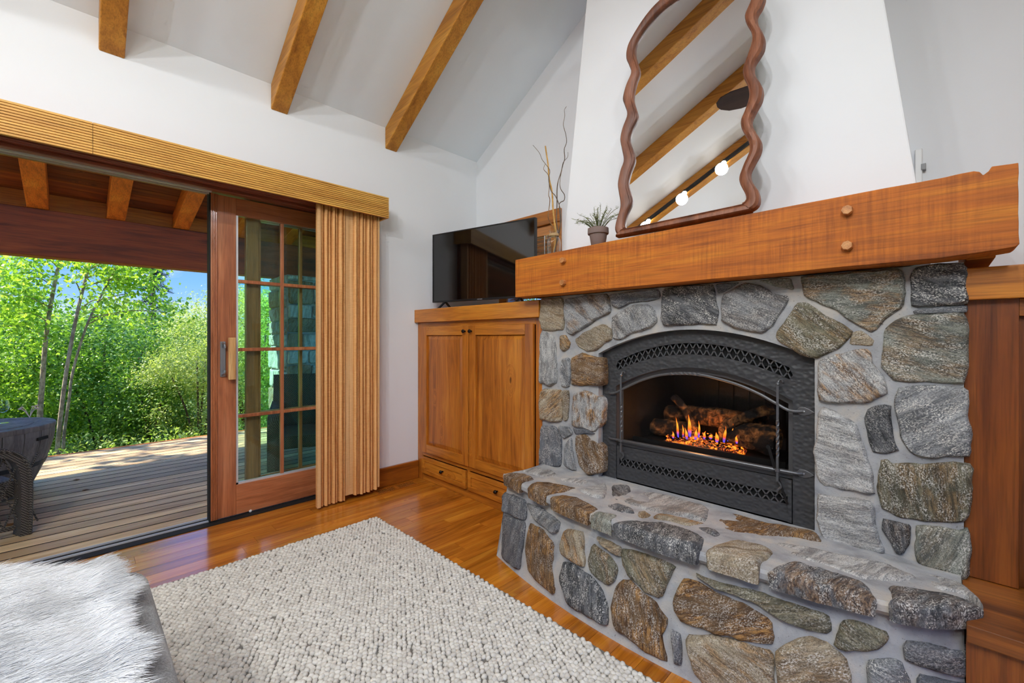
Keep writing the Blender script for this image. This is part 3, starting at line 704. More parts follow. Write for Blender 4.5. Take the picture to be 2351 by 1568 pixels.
def fur():
    # hide lying on the cushion, its outline wavy; heaped a little towards the window side
    edge_r = lambda y: .050 + .014 * math.sin(y * 17) + .010 * math.sin(y * 41 + 1)
    def zt(x, y):
        return OZ + .030 + .010 * mnoise.noise(Vector((x * 6, y * 6, 0))) + .095 * max(0, min(1, (-.02 - x) / .25)) ** 1.3 * max(0, min(1, (y - .9) / .6))
    f = thing('fur_throw', (-.4, 1.1, OZ), 'white long haired fur throw draped over the grey ottoman', 'throw')
    nx, ny = 40, 60; vs, fs = [], []
    for j in range(ny + 1):
        y = .25 + (1.79 - .25) * j / ny
        for i in range(nx + 1):
            x = -1.0 + (edge_r(y) + 1.0) * i / nx
            yy = y + (.05 * max(0, min(1, (.0 - x) / .3))) * (j / ny) ** 3
            vs.append((x, yy, zt(x, y)))
    for j in range(ny):
        for i in range(nx):
            a = j * (nx + 1) + i; fs.append((a, a + 1, a + nx + 2, a + nx + 1))
    g = G('fur_hide'); hm = g.done(g.bsdf(col=lin((206, 206, 206)), rough=.95))
    part('hide', MB().add(vs, fs), hm, f, smooth=True, solid=.008)
    N, K = 85000, 6
    rx = RNG.random(N); ry = RNG.random(N)
    # denser where the picture sees it
    X = -.62 + (.72) * rx ** .8; Y = .72 + 1.075 * ry ** .9
    er = np.array([edge_r(y) for y in Y]); X = np.minimum(X, er - RNG.random(N) * .03)
    Z = np.array([zt(x, y) for x, y in zip(X, Y)])
    ang = np.array([.15 + 1.5 * mnoise.noise(Vector((x * 3.2, y * 3.2, 3.1))) + .9 * mnoise.noise(Vector((x * 9, y * 9, 7.7))) for x, y in zip(X, Y)]) + RNG.normal(0, .16, N)
    lift = np.array([.42 + .35 * mnoise.noise(Vector((x * 8, y * 8, 11.7))) for x, y in zip(X, Y)]) + RNG.normal(0, .1, N)
    L = RNG.uniform(.045, .085, N)
    # hairs near the far edge lie outwards
    t = np.clip((Y - 1.70) / .1, 0, 1); ang = ang * (1 - .5 * t) + t * .45
    pos = np.zeros((N, K, 3)); curv = RNG.normal(0, .35, N)
    cxp, cyp, czp = X.copy(), Y.copy(), Z.copy()
    for k in range(K):
        pos[:, k] = np.stack([cxp, cyp, czp], -1)
        s_ = k / (K - 1); a = ang + curv * s_; el = lift * (1 - 1.15 * s_) - .12 * s_
        st = L / (K - 1)
        cxp = cxp + st * np.cos(a) * np.cos(el); cyp = cyp + st * np.sin(a) * np.cos(el); czp = czp + st * np.sin(el)
    pos -= np.array(world_loc(f))[None, None]
    cv = bpy.data.hair_curves.new('fur_pile'); cv.add_curves([K] * N)
    cv.attributes['position'].data.foreach_set('vector', pos.astype(np.float32).ravel())
    rad = cv.attributes.get('radius') or cv.attributes.new('radius', 'FLOAT', 'POINT')
    rr = np.tile(np.array([.00068, .00068, .0006, .0005, .0003, .00008]), N).astype(np.float32); rad.data.foreach_set('value', rr)
    g = G('fur_hair'); v = g.obj(); nz = g.noise(v, 5, 3, .6, .3)
    fm = g.done(g.bsdf(col=g.mix(g.smooth(nz, .38, .6), lin((222, 222, 222)), lin((248, 248, 248))), rough=.7, spec=.3, sheen=.2))
    cv.materials.append(fm)
    o = bpy.data.objects.new('fur_pile', cv); COL.objects.link(o); o.parent = f; o['kind'] = 'stuff'
fur()

# ------------------------------------------------------------------ media cabinet
CXF = 1.99
cab = thing('media_cabinet', (2.3, 2.35, 0), 'built-in knotty wood cabinet under the television, left of the stone fireplace', 'cabinet')
mb = MB()
mb.box(CXF, CXF + .02, 2.97, YW - .002, .0, 1.272).box(CXF, CXF + .02, 1.70, 1.755, .0, 1.272)      # stiles
mb.box(CXF + .02, XW - .01, 1.70, 1.72, 0, 1.27).box(XW - .03, XW - .01, 1.72, YW - .004, 0, 1.27)
part('carcass', mb, M['cab'], cab, bevel=.002)
for a_, b_ in ((1.232, 1.272), (.196, .226), (0, .055)): part('face_rail', MB().box(CXF, CXF + .02, 1.755, 2.97, a_, b_), M['cabh'], cab, bevel=.002)
part('mullion', MB().box(CXF + .001, CXF + .019, 2.385, 2.415, .055, .196), M['cab'], cab, bevel=.002)
part('top', MB().box(CXF - .035, XW - .005, 1.701, YW - .003, 1.272, 1.376), M['cabh'], cab, bevel=.004)
def raised(mb, x, y0, y1, z0, z1, inset, lift=.012):
    a = [(y0, z0), (y1, z0), (y1, z1), (y0, z1)]
    b = [(y0 + inset, z0 + inset), (y1 - inset, z0 + inset), (y1 - inset, z1 - inset), (y0 + inset, z1 - inset)]
    vs = [(x, p[0], p[1]) for p in a] + [(x - lift, p[0], p[1]) for p in b]
    mb.add(vs, [(i, (i + 1) % 4, 4 + (i + 1) % 4, 4 + i) for i in range(4)] + [(4, 5, 6, 7), (3, 2, 1, 0)])
def knob(parent, y, z, x, r=.0125):
    part('knob', MB().lathe([(.006, 0), (.006, -.012), (r, -.017), (r * 1.05, -.024), (r * .7, -.030)], (x, y, z), 16, 'x'), M['knob'], parent, smooth='auto')
def cab_door(y0, y1, z0, z1, ky, kz, nm='door', fw=.068, inset=.032):
    x = CXF - .020
    mb = MB().box(x, x + .020, y0, y0 + fw, z0, z1).box(x, x + .020, y1 - fw, y1, z0, z1)
    d = part(nm, mb, M['cab'], cab, bevel=.003)
    for a_, b_ in ((z0, z0 + fw), (z1 - fw, z1)): part('rail', MB().box(x, x + .020, y0 + fw, y1 - fw, a_, b_), M['cabh'], d, bevel=.003)
    mb = MB(); raised(mb, x + .016, y0 + fw, y1 - fw, z0 + fw, z1 - fw, inset, .010)
    part('panel', mb, M['cab'], d)
    knob(d, ky, kz, x); return d
cab_door(2.379, 2.966, .230, 1.236, 2.41, 1.195)
cab_door(1.760, 2.371, .230, 1.236, 2.34, 1.195)
def cab_drawer(y0, y1):
    x = CXF - .020; z0, z1, fw = .060, .192, .034
    mb = MB().box(x, x + .02, y0, y0 + fw, z0, z1).box(x, x + .02, y1 - fw, y1, z0, z1).box(x, x + .02, y0 + fw, y1 - fw, z0, z0 + fw).box(x, x + .02, y0 + fw, y1 - fw, z1 - fw, z1).box(x + .008, x + .018, y0 + fw, y1 - fw, z0 + fw, z1 - fw)
    d = part('drawer', mb, M['cabh'], cab, bevel=.003); knob(d, (y0 + y1) / 2, (z0 + z1) / 2, x + .008)
cab_drawer(2.412, 2.966); cab_drawer(1.78, 2.388)

# ------------------------------------------------------------------ television
def tv():
    A = Vector((2.094, 2.99, 0)); B = Vector((2.296, 2.03, 0)); d = (B - A).normalized(); nrm = Vector((-d.y, d.x, 0)); 
    if nrm.x > 0: nrm = -nrm
    z0, z1 = 1.440, 2.005; W = (B - A).length
    t = thing('television', ((A + B) / 2).to_tuple()[:2] + (1.376,), 'black flat television angled on the wood cabinet', 'television')
    def P(s, dp, z): q = A + d * s - nrm * dp; return (q.x, q.y, z)
    def bx(mb, s0, s1, p0, p1, a, b):
        vs = [P(s, p, z) for s in (s0, s1) for p in (p0, p1) for z in (a, b)]
        mb.add(vs, [(0, 1, 3, 2), (4, 6, 7, 5), (0, 4, 5, 1), (2, 3, 7, 6), (0, 2, 6, 4), (1, 5, 7, 3)])
    mb = MB(); bx(mb, 0, W, 0, .006, z0, z0 + .014); bx(mb, 0, W, 0, .006, z1 - .008, z1); bx(mb, 0, .008, 0, .006, z0, z1); bx(mb, W - .008, W, 0, .006, z0, z1); bx(mb, 0, W, .006, .03, z0, z1); bx(mb, .12, W - .12, .03, .07, z0 + .03, z0 + .32)
    part('bezel', mb, M['blackp'], t)
    mb = MB(); bx(mb, .008, W - .008, .0035, .006, z0 + .014, z1 - .008); part('screen', mb, M['screen'], t)
    for s in (.13, W - .13):
        mb = MB(); c = Vector(P(s, .012, z0))
        for dr in (-1, 1):
            e = Vector(P(s + .01 * dr, .012 - .095 * dr, 1.381))
            mb.bar(c + Vector((0, 0, .004)), e, .016, .010)
        part('foot', mb, M['blackp'], t)
    word(t, 'logo', 'SAMSUNG', lambda u, v: P(W / 2 + u, -.0006, z0 + .0035 + v), .0075, M['alu'])
def word(parent, name, txt, fn, size, m, arc=None):
    fc = bpy.data.curves.new('tmp_text', 'FONT'); fc.body = txt; fc.size = size * 1.4; fc.align_x = 'CENTER'; fc.resolution_u = 3
    ob = bpy.data.objects.new('tmp_text', fc); COL.objects.link(ob)
    dg = bpy.context.evaluated_depsgraph_get(); ev = ob.evaluated_get(dg); me = ev.to_mesh()
    vs = [fn(v.co.x, v.co.y) for v in me.vertices]; fs = [tuple(p.vertices) for p in me.polygons]
    ev.to_mesh_clear(); bpy.data.objects.remove(ob); bpy.data.curves.remove(fc)
    return part(name, MB().add(vs, fs), m, parent)
tv()

# ------------------------------------------------------------------ fireplace surround
SX = 1.965           # face of the stones
def arch(y): return 1.187 - .515 * (y - .81) ** 2
YL, YRR, IY0, IY1 = 1.695, -.062, .331, 1.298
PAL = dict(bright=((176, 180, 178), (228, 230, 226)),
    grey=((104, 106, 109), (158, 159, 160)), dark=((58, 60, 63), (116, 117, 120)), pale=((140, 140, 140), (204, 203, 200)), green=((102, 106, 100), (158, 160, 148)),
    tan=((128, 114, 94), (172, 158, 134)), brown=((84, 62, 42), (124, 98, 70)), slate=((92, 94, 100), (122, 124, 128)), ol=((86, 84, 70), (136, 130, 108)))
class Stones:
    def __init__(s): s.V = []; s.F = []; s.c1 = []; s.c2 = []; s.suv = []; s.ru = []; s.fl = []
    def stone(s, poly, fn, pal, ang=0, rust=0, fleck=.6, H=.020, bev=.016, rings=None, back=-.035, rough=1.0, grow=.005, under=0.0, seed=None):
        """poly: outline (a, b) in metres; fn(a, b, h) -> xyz"""
        k = len(s.V); seed = random.random() * 100 if seed is None else seed
        P = [Vector((p[0], p[1], 0)) for p in poly]
        # corner-cut once, then resample evenly
        Q = []
        for i in range(len(P)):
            a, b = P[i], P[(i + 1) % len(P)]; Q += [a * .93 + b * .07, a * .07 + b * .93]
        L = [(Q[(i + 1) % len(Q)] - Q[i]).length for i in range(len(Q))]; T = sum(L); out = []
        n = max(24, min(72, int(T / .018))); acc = 0; i = 0
        for j in range(n):
            d = T * j / n
            while acc + L[i] < d: acc += L[i]; i += 1
            out.append(Q[i].lerp(Q[(i + 1) % len(Q)], (d - acc) / max(L[i], 1e-9)))
        c = sum(out, Vector()) / n
        R0 = sum((p - c).length for p in out) / n
        slim = min(1, min((p - c).length for p in out) / (.55 * R0))
        for j, p in enumerate(out):
            w = slim * mnoise.noise(Vector((p.x * 22, p.y * 22, seed))) * .007 + mnoise.noise(Vector((p.x * 70, p.y * 70, seed))) * .003
            out[j] = p + (p - c).normalized() * (w * rough * min(1, R0 / .06) + grow)
        fr = [0, 0, .0, .05, .12, .22, .36, .52, .70, .87]
        ca, sa = math.cos(math.radians(ang)), math.sin(math.radians(ang))
        cc1 = lin(PAL[pal][0]); cc2 = lin(PAL[pal][1]); tv_ = random.uniform(.85, 1.15)
        cc1 = [x * tv_ for x in cc1[:3]] + [1]; cc2 = [x * tv_ for x in cc2[:3]] + [1]
        tx, ty = random.uniform(-.10, .10), random.uniform(-.10, .10)
        def put(p, f, h):
            q = p - c
            ca_, cb_ = q.x * ca + q.y * sa, -q.x * sa + q.y * ca
            v = fn(p.x, p.y, h); s.V.append(tuple(v)); s.c1.append(cc1); s.c2.append(cc2)
            s.suv.append((ca_ + seed, cb_ + seed * 1.3, h + seed)); s.ru.append(rust); s.fl.append(fleck)
        for r, f in enumerate(fr):
            for p in out:
                q = c + (p - c) * (1 - f - (under if r == 0 else 0)); d = (p - c).length * f
                if r == 0: h = back
                elif r == 1: h = -.004
                elif r == 2: h = .35 * H
                else:
                    e = min(1, d / bev); h = H * (.35 + .65 * (1 - (1 - e) ** 2.2))
                    wq = Vector((q.x, q.y, seed))
                    cell = mnoise.voronoi(Vector((q.x * 13, q.y * 13, seed)))[0]
                    h += e * rough * (.010 * mnoise.fractal(wq * 11, 1.0, 2.0, 4) + .006 * (cell[1] - cell[0] - .25)) + e * (tx * (q.x - c.x) + ty * (q.y - c.y))
                put(q, f, h)
        put(c, 1, H + .004 * mnoise.noise(Vector((c.x * 9, c.y * 9, seed))))
        m = len(fr)
        for r in range(m - 1):
            for j in range(n):
                s.F.append((k + r * n + j, k + r * n + (j + 1) % n, k + (r + 1) * n + (j + 1) % n, k + (r + 1) * n + j))
        e = k + m * n
        for j in range(n): s.F.append((k + (m - 1) * n + j, k + (m - 1) * n + (j + 1) % n, e))
    def build(s, name, parent, **kw):
        o = link_mesh(name, s.V, s.F, M['stone'], parent, smooth=True, **kw)
        me = o.data
        set_attr(me, 'c1', s.c1, 'FLOAT_COLOR', 'color'); set_attr(me, 'c2', s.c2, 'FLOAT_COLOR', 'color'); set_attr(me, 'suv', s.suv, 'FLOAT_VECTOR', 'vector')
        set_attr(me, 'srust', s.ru); set_attr(me, 'sfleck', s.fl)
        me.set_sharp_from_angle(angle=math.radians(50))
        return o

fp = thing('stone_fireplace', (2.1, .82, .40), 'grey fieldstone fireplace surround around the arched iron insert, beneath the wooden mantel', 'fireplace')
face = lambda a, b, h: (SX + .02 - h, a, b)
def fpoly(px):
    q = [on_x(x, y, SX) for x, y in px]
    return [(p[1], min(p[2], 1.384)) for p in q]
FS = [
 ([(1241,684),(1287,682),(1292,714),(1292,757),(1241,758),(1238,733)], 'tan', 20, .25, .5),
 ([(1297,686),(1388,675),(1394,687),(1399,716),(1354,741),(1312,769),(1299,762),(1295,733),(1294,702)], 'grey', 38, .45, .6),
 ([(1398,676),(1507,661),(1512,684),(1484,691),(1446,693),(1419,708),(1404,702)], 'slate', 8, .0, .7),
 ([(1403,729),(1423,716),(1450,702),(1484,700),(1499,714),(1507,737),(1492,751),(1446,766),(1423,779),(1405,775)], 'grey', 60, .15, .8),
 ([(1318,779),(1350,758),(1384,744),(1399,757),(1402,779),(1384,787),(1365,803),(1342,805),(1327,795)], 'tan', 25, .2, .5),
 ([(1520,661),(1580,653),(1634,647),(1638,684),(1645,720),(1641,744),(1600,742),(1564,744),(1520,747),(1517,700)], 'dark', 30, 0, .95),
 ([(1642,648),(1695,645),(1656,669),(1648,671)], 'slate', 5, 0, .3),
 ([(1658,678),(1711,650),(1745,657),(1772,676),(1808,680),(1802,697),(1783,723),(1771,742),(1749,764),(1722,760),(1686,753),(1657,737),(1656,705)], 'grey', 25, .12, .7),
 ([(1740,644),(1810,638),(1820,664),(1791,657),(1765,651)], 'green', 10, .1, .5),
 ([(1829,695),(1847,693),(1887,724),(1936,748),(1954,763),(1924,797),(1875,823),(1849,817),(1811,797),(1782,779),(1784,766),(1808,729)], 'ol', 40, .35, .95),
 ([(1840,632),(1850,625),(1930,620),(2015,614),(2070,611),(2073,660),(2074,700),(2040,722),(2008,753),(1996,760),(1958,736),(1924,714),(1881,695),(1851,681),(1842,660)], 'green', 4, .55, .6),
 ([(2095,602),(2209,591),(2221,617),(2220,675),(2222,694),(2095,705)], 'dark', 22, 0, 1.0),
 ([(2067,730),(2099,723),(2213,720),(2221,751),(2220,790),(2218,848),(2209,881),(2137,873),(2054,874),(2042,861),(2028,843),(2029,800),(2032,760),(2046,742)], 'green', 15, .35, .85),
 ([(1958,765),(1974,761),(2001,781),(1998,792),(1953,789)], 'tan', 0, .2, .6),
 ([(1878,832),(1926,813),(1984,802),(1997,804),(2000,838),(2020,863),(2032,886),(2032,905),(1993,920),(1926,926),(1882,922),(1877,896),(1880,873)], 'pale', 50, .75, .8),
 ([(2060,892),(2137,888),(2213,893),(2222,905),(2219,949),(2227,1010),(2228,1047),(2175,1048),(2145,1051),(2090,1045),(2069,1006),(2062,953),(2055,934)], 'grey', -35, 0, 1.0),
 ([(1990,943),(2014,932),(2043,933),(2045,972),(2049,1010),(2063,1036),(2032,1041),(2004,1035),(1993,1001),(1988,972)], 'dark', 60, 0, .45),
 ([(1887,934),(1926,955),(1960,974),(1971,992),(1982,1039),(2001,1087),(2005,1134),(1984,1133),(1895,1114),(1880,1102),(1873,1080),(1870,1040),(1877,991),(1876,953)], 'pale', 12, .1, .9),
 ([(2024,1061),(2036,1057),(2053,1070),(2133,1071),(2185,1063),(2233,1074),(2229,1116),(2221,1191),(2204,1200),(2133,1197),(2060,1187),(2024,1168),(2018,1116)], 'ol', 84, .3, .85),
 ([(1878,1138),(1917,1145),(2001,1153),(2007,1174),(2011,1231),(2032,1271),(2003,1268),(1946,1253),(1889,1238),(1880,1212)], 'pale', -8, .1, .7),
 ([(2028,1197),(2060,1206),(2089,1210),(2085,1250),(2071,1273),(2057,1271),(2043,1243),(2028,1222)], 'dark', 80, .15, .5),
 ([(2106,1214),(2133,1212),(2204,1226),(2220,1214),(2230,1270),(2220,1316),(2212,1336),(2175,1314),(2108,1299),(2104,1250)], 'green', -70, .15, .95),
 ([(1240,761),(1268,772),(1273,800),(1275,830),(1275,880),(1259,886),(1249,880),(1237,879),(1237,821)], 'pale', 88, 0, .7),
 ([(1284,772),(1296,770),(1305,788),(1301,799),(1291,806),(1284,799)], 'tan', 40, .8, .3),
 ([(1288,826),(1304,822),(1307,862),(1304,888),(1288,888),(1284,862)], 'grey', 60, 0, .9),
 ([(1310,824),(1334,810),(1359,820),(1380,823),(1381,886),(1311,884),(1309,847)], 'brown', 10, .85, .45),
 ([(1238,901),(1249,895),(1286,897),(1288,939),(1286,968),(1261,968),(1250,964),(1239,966),(1237,923)], 'tan', -40, .75, .5),
 ([(1291,898),(1303,898),(1301,962),(1291,968)], 'tan', 88, .2, .5),
 ([(1316,904),(1342,898),(1378,917),(1381,943),(1377,972),(1362,990),(1334,982),(1310,976),(1312,943)], 'pale', 88, .95, .7),
 ([(1239,980),(1270,980),(1280,994),(1285,1017),(1283,1073),(1237,1069),(1236,1035)], 'slate', 82, 0, .8),
 ([(1281,980),(1301,982),(1310,996),(1291,1008),(1283,992)], 'grey', 10, 0, .6),
 ([(1299,1017),(1309,1004),(1310,1045),(1320,1082),(1292,1070),(1295,1035)], 'grey', 75, .1, .8),
 ([(1320,1002),(1342,1000),(1359,1017),(1378,1027),(1381,1045),(1381,1084),(1350,1090),(1328,1070),(1318,1025)], 'brown', 62, .4, .8),
 ([(1312,984),(1334,987),(1362,996),(1340,996),(1318,998)], 'slate', -10, 0, .4),
 ([(2098,712),(2216,700),(2219,716),(2101,721)], 'slate', 4, 0, .4),
]
st = Stones()
for i, (px, pal, ang, rust, fl) in enumerate(FS):
    st.stone(fpoly(px), face, pal, ang, rust, fl, H=.021 if i not in (6, 8, 13, 33, 34) else .013, bev=.011, back=-.05, seed=3.7 * i + .3)
st.build('facing_stones', fp)

def mortar_grid(mb, fn, us, vs_fn, nv, amp=.005):
    """surface strip: for each u a v-range, displaced by noise"""
    k = len(mb.v)
    for u in us:
        a, b = vs_fn(u)
        for j in range(nv + 1):
            v = a + (b - a) * j / nv
            h = amp * mnoise.fractal(Vector((u * 18, v * 18, 5.0)), 1, 2, 3) * (0 if j in (0, nv) else 1)
            mb.v.append(tuple(fn(u, v, h)))
    n = nv + 1
    for i in range(len(us) - 1):
        for j in range(nv):
            a = k + i * n + j; mb.f.append((a, a + n, a + n + 1, a + 1))
mb = MB(); mx = SX + .018
mf = lambda a, b, h: (mx - h, a, b)
lsp = lambda a, b, n: [a + (b - a) * i / n for i in range(n + 1)]
ZTP = 1.390
mortar_grid(mb, mf, lsp(YRR, IY0, 24), lambda u: (.392, ZTP), 60)
mortar_grid(mb, mf, lsp(IY0, IY1, 60), lambda u: (arch(u), ZTP), 24)
mortar_grid(mb, mf, lsp(IY1, YL, 24), lambda u: (.392, ZTP), 60)
# reveal around the insert and the outer sides
path = [(IY0, .392), (IY0, arch(IY0))] + [(y, arch(y)) for y in lsp(IY0, IY1, 40)] + [(IY1, .392)]
for (a, b) in zip(path[:-1], path[1:]):
    if a == b: continue
    mb.add([(mx, a[0], a[1]), (mx, b[0], b[1]), (2.0285, b[0], b[1]), (2.0285, a[0], a[1])], [(0, 1, 2, 3)])
for y in (YRR, YL): mb.add([(mx, y, .392), (mx, y, ZTP), (XW - .01, y, ZTP), (XW - .01, y, .392)], [(0, 1, 2, 3)])
mb.add([(mx, YRR, ZTP), (mx, YL, ZTP), (XW - .01, YL, ZTP), (XW - .01, YRR, ZTP)], [(0, 1, 2, 3)])
part('mortar', mb, M['mortar'], fp, smooth='auto', normals=True)

# ------------------------------------------------------------------ raised hearth
HB = .405           # back level of the hearth top
def hx_base(y): return 1.437 + .112 * ((y - .8) / .8) ** 2 + (.10 * max(0, (.10 - y) / .17) ** 2)
def hfront(y, z): return hx_base(y) + .075 * (z / .37)
def on_front(x, y):
    d = ray(x, y); t = 1.0
    for _ in range(60):
        X, Y, Z = t * d[0], t * d[1], CH + t * d[2]
        t += (hfront(max(-.2, min(1.75, Y)), Z) - X) / max(d[0], .2) * .8
    return (t * d[1], CH + t * d[2])
he = thing('raised_hearth', (1.75, .8, 0), 'raised curved stone hearth in front of the fireplace', 'hearth')
ff = lambda a, b, h: (hfront(a, b) + .012 - h, a, b)
FR = [
 ([(1156,1132),(1202,1149),(1207,1174),(1203,1195),(1156,1173)], 'slate', 80, 0, .7),
 ([(1154,1183),(1201,1200),(1203,1212),(1195,1269),(1191,1306),(1152,1280)], 'slate', 88, .05, .4),
 ([(1207,1155),(1246,1172),(1283,1200),(1277,1222),(1270,1223),(1228,1196)], 'grey', -50, .1, .7),
 ([(1215,1205),(1242,1220),(1269,1253),(1265,1289),(1263,1305),(1272,1362),(1237,1337),(1212,1308),(1205,1253)], 'brown', 70, .85, .45),
 ([(1297,1218),(1337,1222),(1338,1270),(1340,1302),(1311,1287),(1288,1270),(1285,1250)], 'tan', 60, .85, .4),
 ([(1291,1294),(1312,1298),(1349,1323),(1379,1358),(1390,1386),(1392,1432),(1371,1422),(1321,1401),(1303,1381),(1285,1328)], 'dark', 75, .0, .9),
 ([(1361,1253),(1399,1284),(1417,1308),(1409,1331),(1392,1344),(1352,1308),(1349,1288)], 'ol', 70, .4, .6),
 ([(1368,1233),(1422,1258),(1423,1278),(1404,1268),(1379,1247)], 'tan', -20, .4, .3),
 ([(1426,1262),(1476,1273),(1547,1303),(1530,1334),(1516,1375),(1476,1355),(1447,1326),(1429,1294)], 'ol', 50, .35, .6),
 ([(1426,1336),(1446,1336),(1470,1362),(1499,1383),(1528,1428),(1516,1462),(1529,1521),(1476,1490),(1452,1470),(1415,1447),(1402,1391),(1413,1354)], 'brown', 78, .95, .7),
 ([(1546,1376),(1566,1332),(1609,1342),(1646,1367),(1709,1392),(1766,1429),(1774,1480),(1709,1472),(1646,1453),(1594,1439),(1564,1428),(1548,1403)], 'brown', -28, .9, .6),
 ([(1596,1317),(1646,1340),(1726,1359),(1814,1388),(1896,1413),(1908,1445),(1896,1455),(1856,1447),(1793,1422),(1731,1381),(1647,1348)], 'ol', -20, .15, .5),
 ([(1540,1451),(1560,1461),(1562,1527),(1549,1523)], 'slate', 86, .1, .4),
 ([(1578,1463),(1634,1462),(1688,1478),(1770,1498),(1772,1600),(1640,1600),(1592,1543),(1580,1501)], 'tan', 20, .55, .6),
 ([(1780,1503),(1814,1482),(1856,1468),(1899,1480),(1938,1511),(1950,1560),(1930,1620),(1790,1620)], 'tan', -25, .35, .8),
 ([(1916,1484),(1937,1430),(1979,1434),(2031,1455),(2035,1472),(2008,1495),(1936,1495)], 'ol', 30, .3, .5),
 ([(2083,1479),(2129,1483),(2224,1499),(2221,1556),(2140,1538),(2082,1515)], 'dark', 10, 0, .4),
 ([(1989,1524),(2065,1522),(2084,1560),(2090,1620),(2000,1620)], 'grey', 20, 0, .8),
 ([(2110,1556),(2215,1574),(2215,1640),(2110,1640)], 'slate', 10, 0, .4),
]
st = Stones()
for i, (px, pal, ang, rust, fl) in enumerate(FR):
    st.stone([on_front(x, y) for x, y in px], ff, pal, ang, rust, fl, H=.022, back=-.03, seed=200 + 3.1 * i)
st.build('front_stones', he)

# capstones: slabs on the lip, drawn by the outline of their top
def ztop(x, y):     # the top dips a little towards the firebox
    return HB + .022 * max(0, min(1, (1.86 - x) / .30))
def tpoly(px, z): return [tuple(on_z(x, y, z)[:2]) for x, y in px]
CAP = [
 ([(1150,1106),(1153,1091),(1172,1083),(1204,1088),(1226,1097),(1202,1106),(1176,1117),(1158,1117)], 'brown', 10, .6, .6, .07),
 ([(1200,1126),(1228,1107),(1265,1104),(1324,1114),(1281,1129),(1254,1137),(1228,1146),(1210,1145)], 'brown', 15, .7, .6, .065),
 ([(1250,1150),(1292,1139),(1321,1140),(1371,1168),(1350,1180),(1330,1190),(1300,1180),(1273,1166)], 'brown', -15, .75, .5, .075),
 ([(1344,1192),(1369,1178),(1415,1183),(1397,1199),(1386,1212),(1362,1210)], 'green', 10, .3, .4, .065),
 ([(1406,1206),(1434,1196),(1483,1198),(1520,1196),(1537,1200),(1587,1215),(1615,1233),(1608,1256),(1590,1276),(1560,1270),(1500,1248),(1440,1228),(1412,1220)], 'dark', 8, 0, 1.0, .085),
 ([(1624,1265),(1667,1241),(1700,1231),(1755,1247),(1775,1264),(1744,1288),(1733,1318),(1688,1308),(1637,1290),(1624,1280)], 'tan', -50, .3, .9, .08),
 ([(1761,1318),(1788,1301),(1814,1290),(1880,1301),(1940,1321),(1986,1338),(2006,1372),(2004,1398),(1960,1392),(1900,1376),(1830,1352),(1772,1334)], 'dark', -14, .45, .8, .085),
 ([(2043,1339),(2108,1343),(2172,1352),(2214,1364),(2255,1394),(2259,1419),(2262,1446),(2243,1462),(2180,1466),(2129,1460),(2080,1444),(2044,1424),(2040,1393),(2055,1373)], 'dark', -24, .2, 1.0, .09),
]
TOP = [
 ([(1196,1081),(1227,1071),(1265,1075),(1284,1088),(1242,1093),(1227,1088)], 'pale', 10, .1, .5),
 ([(1286,1093),(1330,1097),(1353,1103),(1334,1110),(1294,1103)], 'pale', 5, .1, .6),
 ([(1329,1126),(1353,1114),(1388,1103),(1394,1117),(1387,1146),(1375,1147)], 'pale', -40, 0, .8),
 ([(1405,1112),(1444,1112),(1447,1122),(1421,1147),(1407,1142)], 'dark', 50, .1, .6),
 ([(1395,1163),(1418,1157),(1452,1171),(1455,1182),(1427,1180),(1405,1172)], 'dark', -20, 0, .9),
 ([(1432,1149),(1454,1132),(1487,1124),(1547,1134),(1626,1161),(1619,1195),(1576,1185),(1518,1175),(1481,1170),(1452,1159)], 'pale', -10, .15, .5),
 ([(1466,1177),(1480,1175),(1495,1185),(1474,1193),(1468,1190)], 'tan', 20, .4, .4),
 ([(1501,1190),(1518,1183),(1576,1189),(1618,1199),(1579,1206),(1538,1198),(1507,1194)], 'tan', -10, .9, .4),
 ([(1668,1171),(1690,1174),(1767,1197),(1824,1210),(1878,1223),(1886,1238),(1850,1231),(1786,1222),(1748,1223),(1690,1218),(1668,1212),(1654,1200),(1650,1190),(1656,1179)], 'brown', -16, .8, .5),
 ([(1604,1212),(1625,1211),(1650,1225),(1640,1235)], 'slate', -20, .1, .5),
 ([(1782,1241),(1850,1251),(1914,1264),(2042,1292),(2104,1320),(2065,1332),(1979,1328),(1914,1302),(1850,1283),(1802,1265)], 'pale', -16, .12, .6),
 ([(2118,1305),(2204,1329),(2236,1356),(2256,1386),(2215,1361),(2151,1345)], 'pale', -30, .15, .6),
]
st = Stones()
for i, (px, pal, ang, rust, fl, th) in enumerate(CAP):
    zz = HB + .018
    pl = [(max(a, hfront(min(1.7, max(-.1, b)), .405) - .045), b) for a, b in tpoly(px, zz)]
    st.stone(pl, lambda a, b, h: (a, b, ztop(a, b) - .012 + h), pal, ang, rust, fl, H=.018, bev=.022, back=-.040, rough=.8, under=.03, seed=400 + 2.3 * i)
st.build('capstones', he)
st = Stones()
for i, (px, pal, ang, rust, fl) in enumerate(TOP):
    st.stone(tpoly(px, HB + .005), lambda a, b, h: (a, b, ztop(a, b) - .013 + h), pal, ang, rust, fl, H=.014, bev=.02, back=-.03, rough=.6, seed=500 + 2.9 * i)
st.build('top_stones', he)
mb = MB()
ys = lsp(-.055, 1.655, 110)
mortar_grid(mb, lambda u, v, h: (hfront(u, v) + .012 - h + .012 * max(0, .03 - v) / .03 * -1, u, v), ys, lambda u: (0, .405), 26, .006)
mortar_grid(mb, lambda u, v, h: (v, u, ztop(v, u) - .006 + h), ys, lambda u: (hfront(u, .405) - .028, 2.025), 40, .004)
lipc = [(-.028, .421), (-.034, .410), (-.033, .392), (-.020, .378), (.016, .372)]
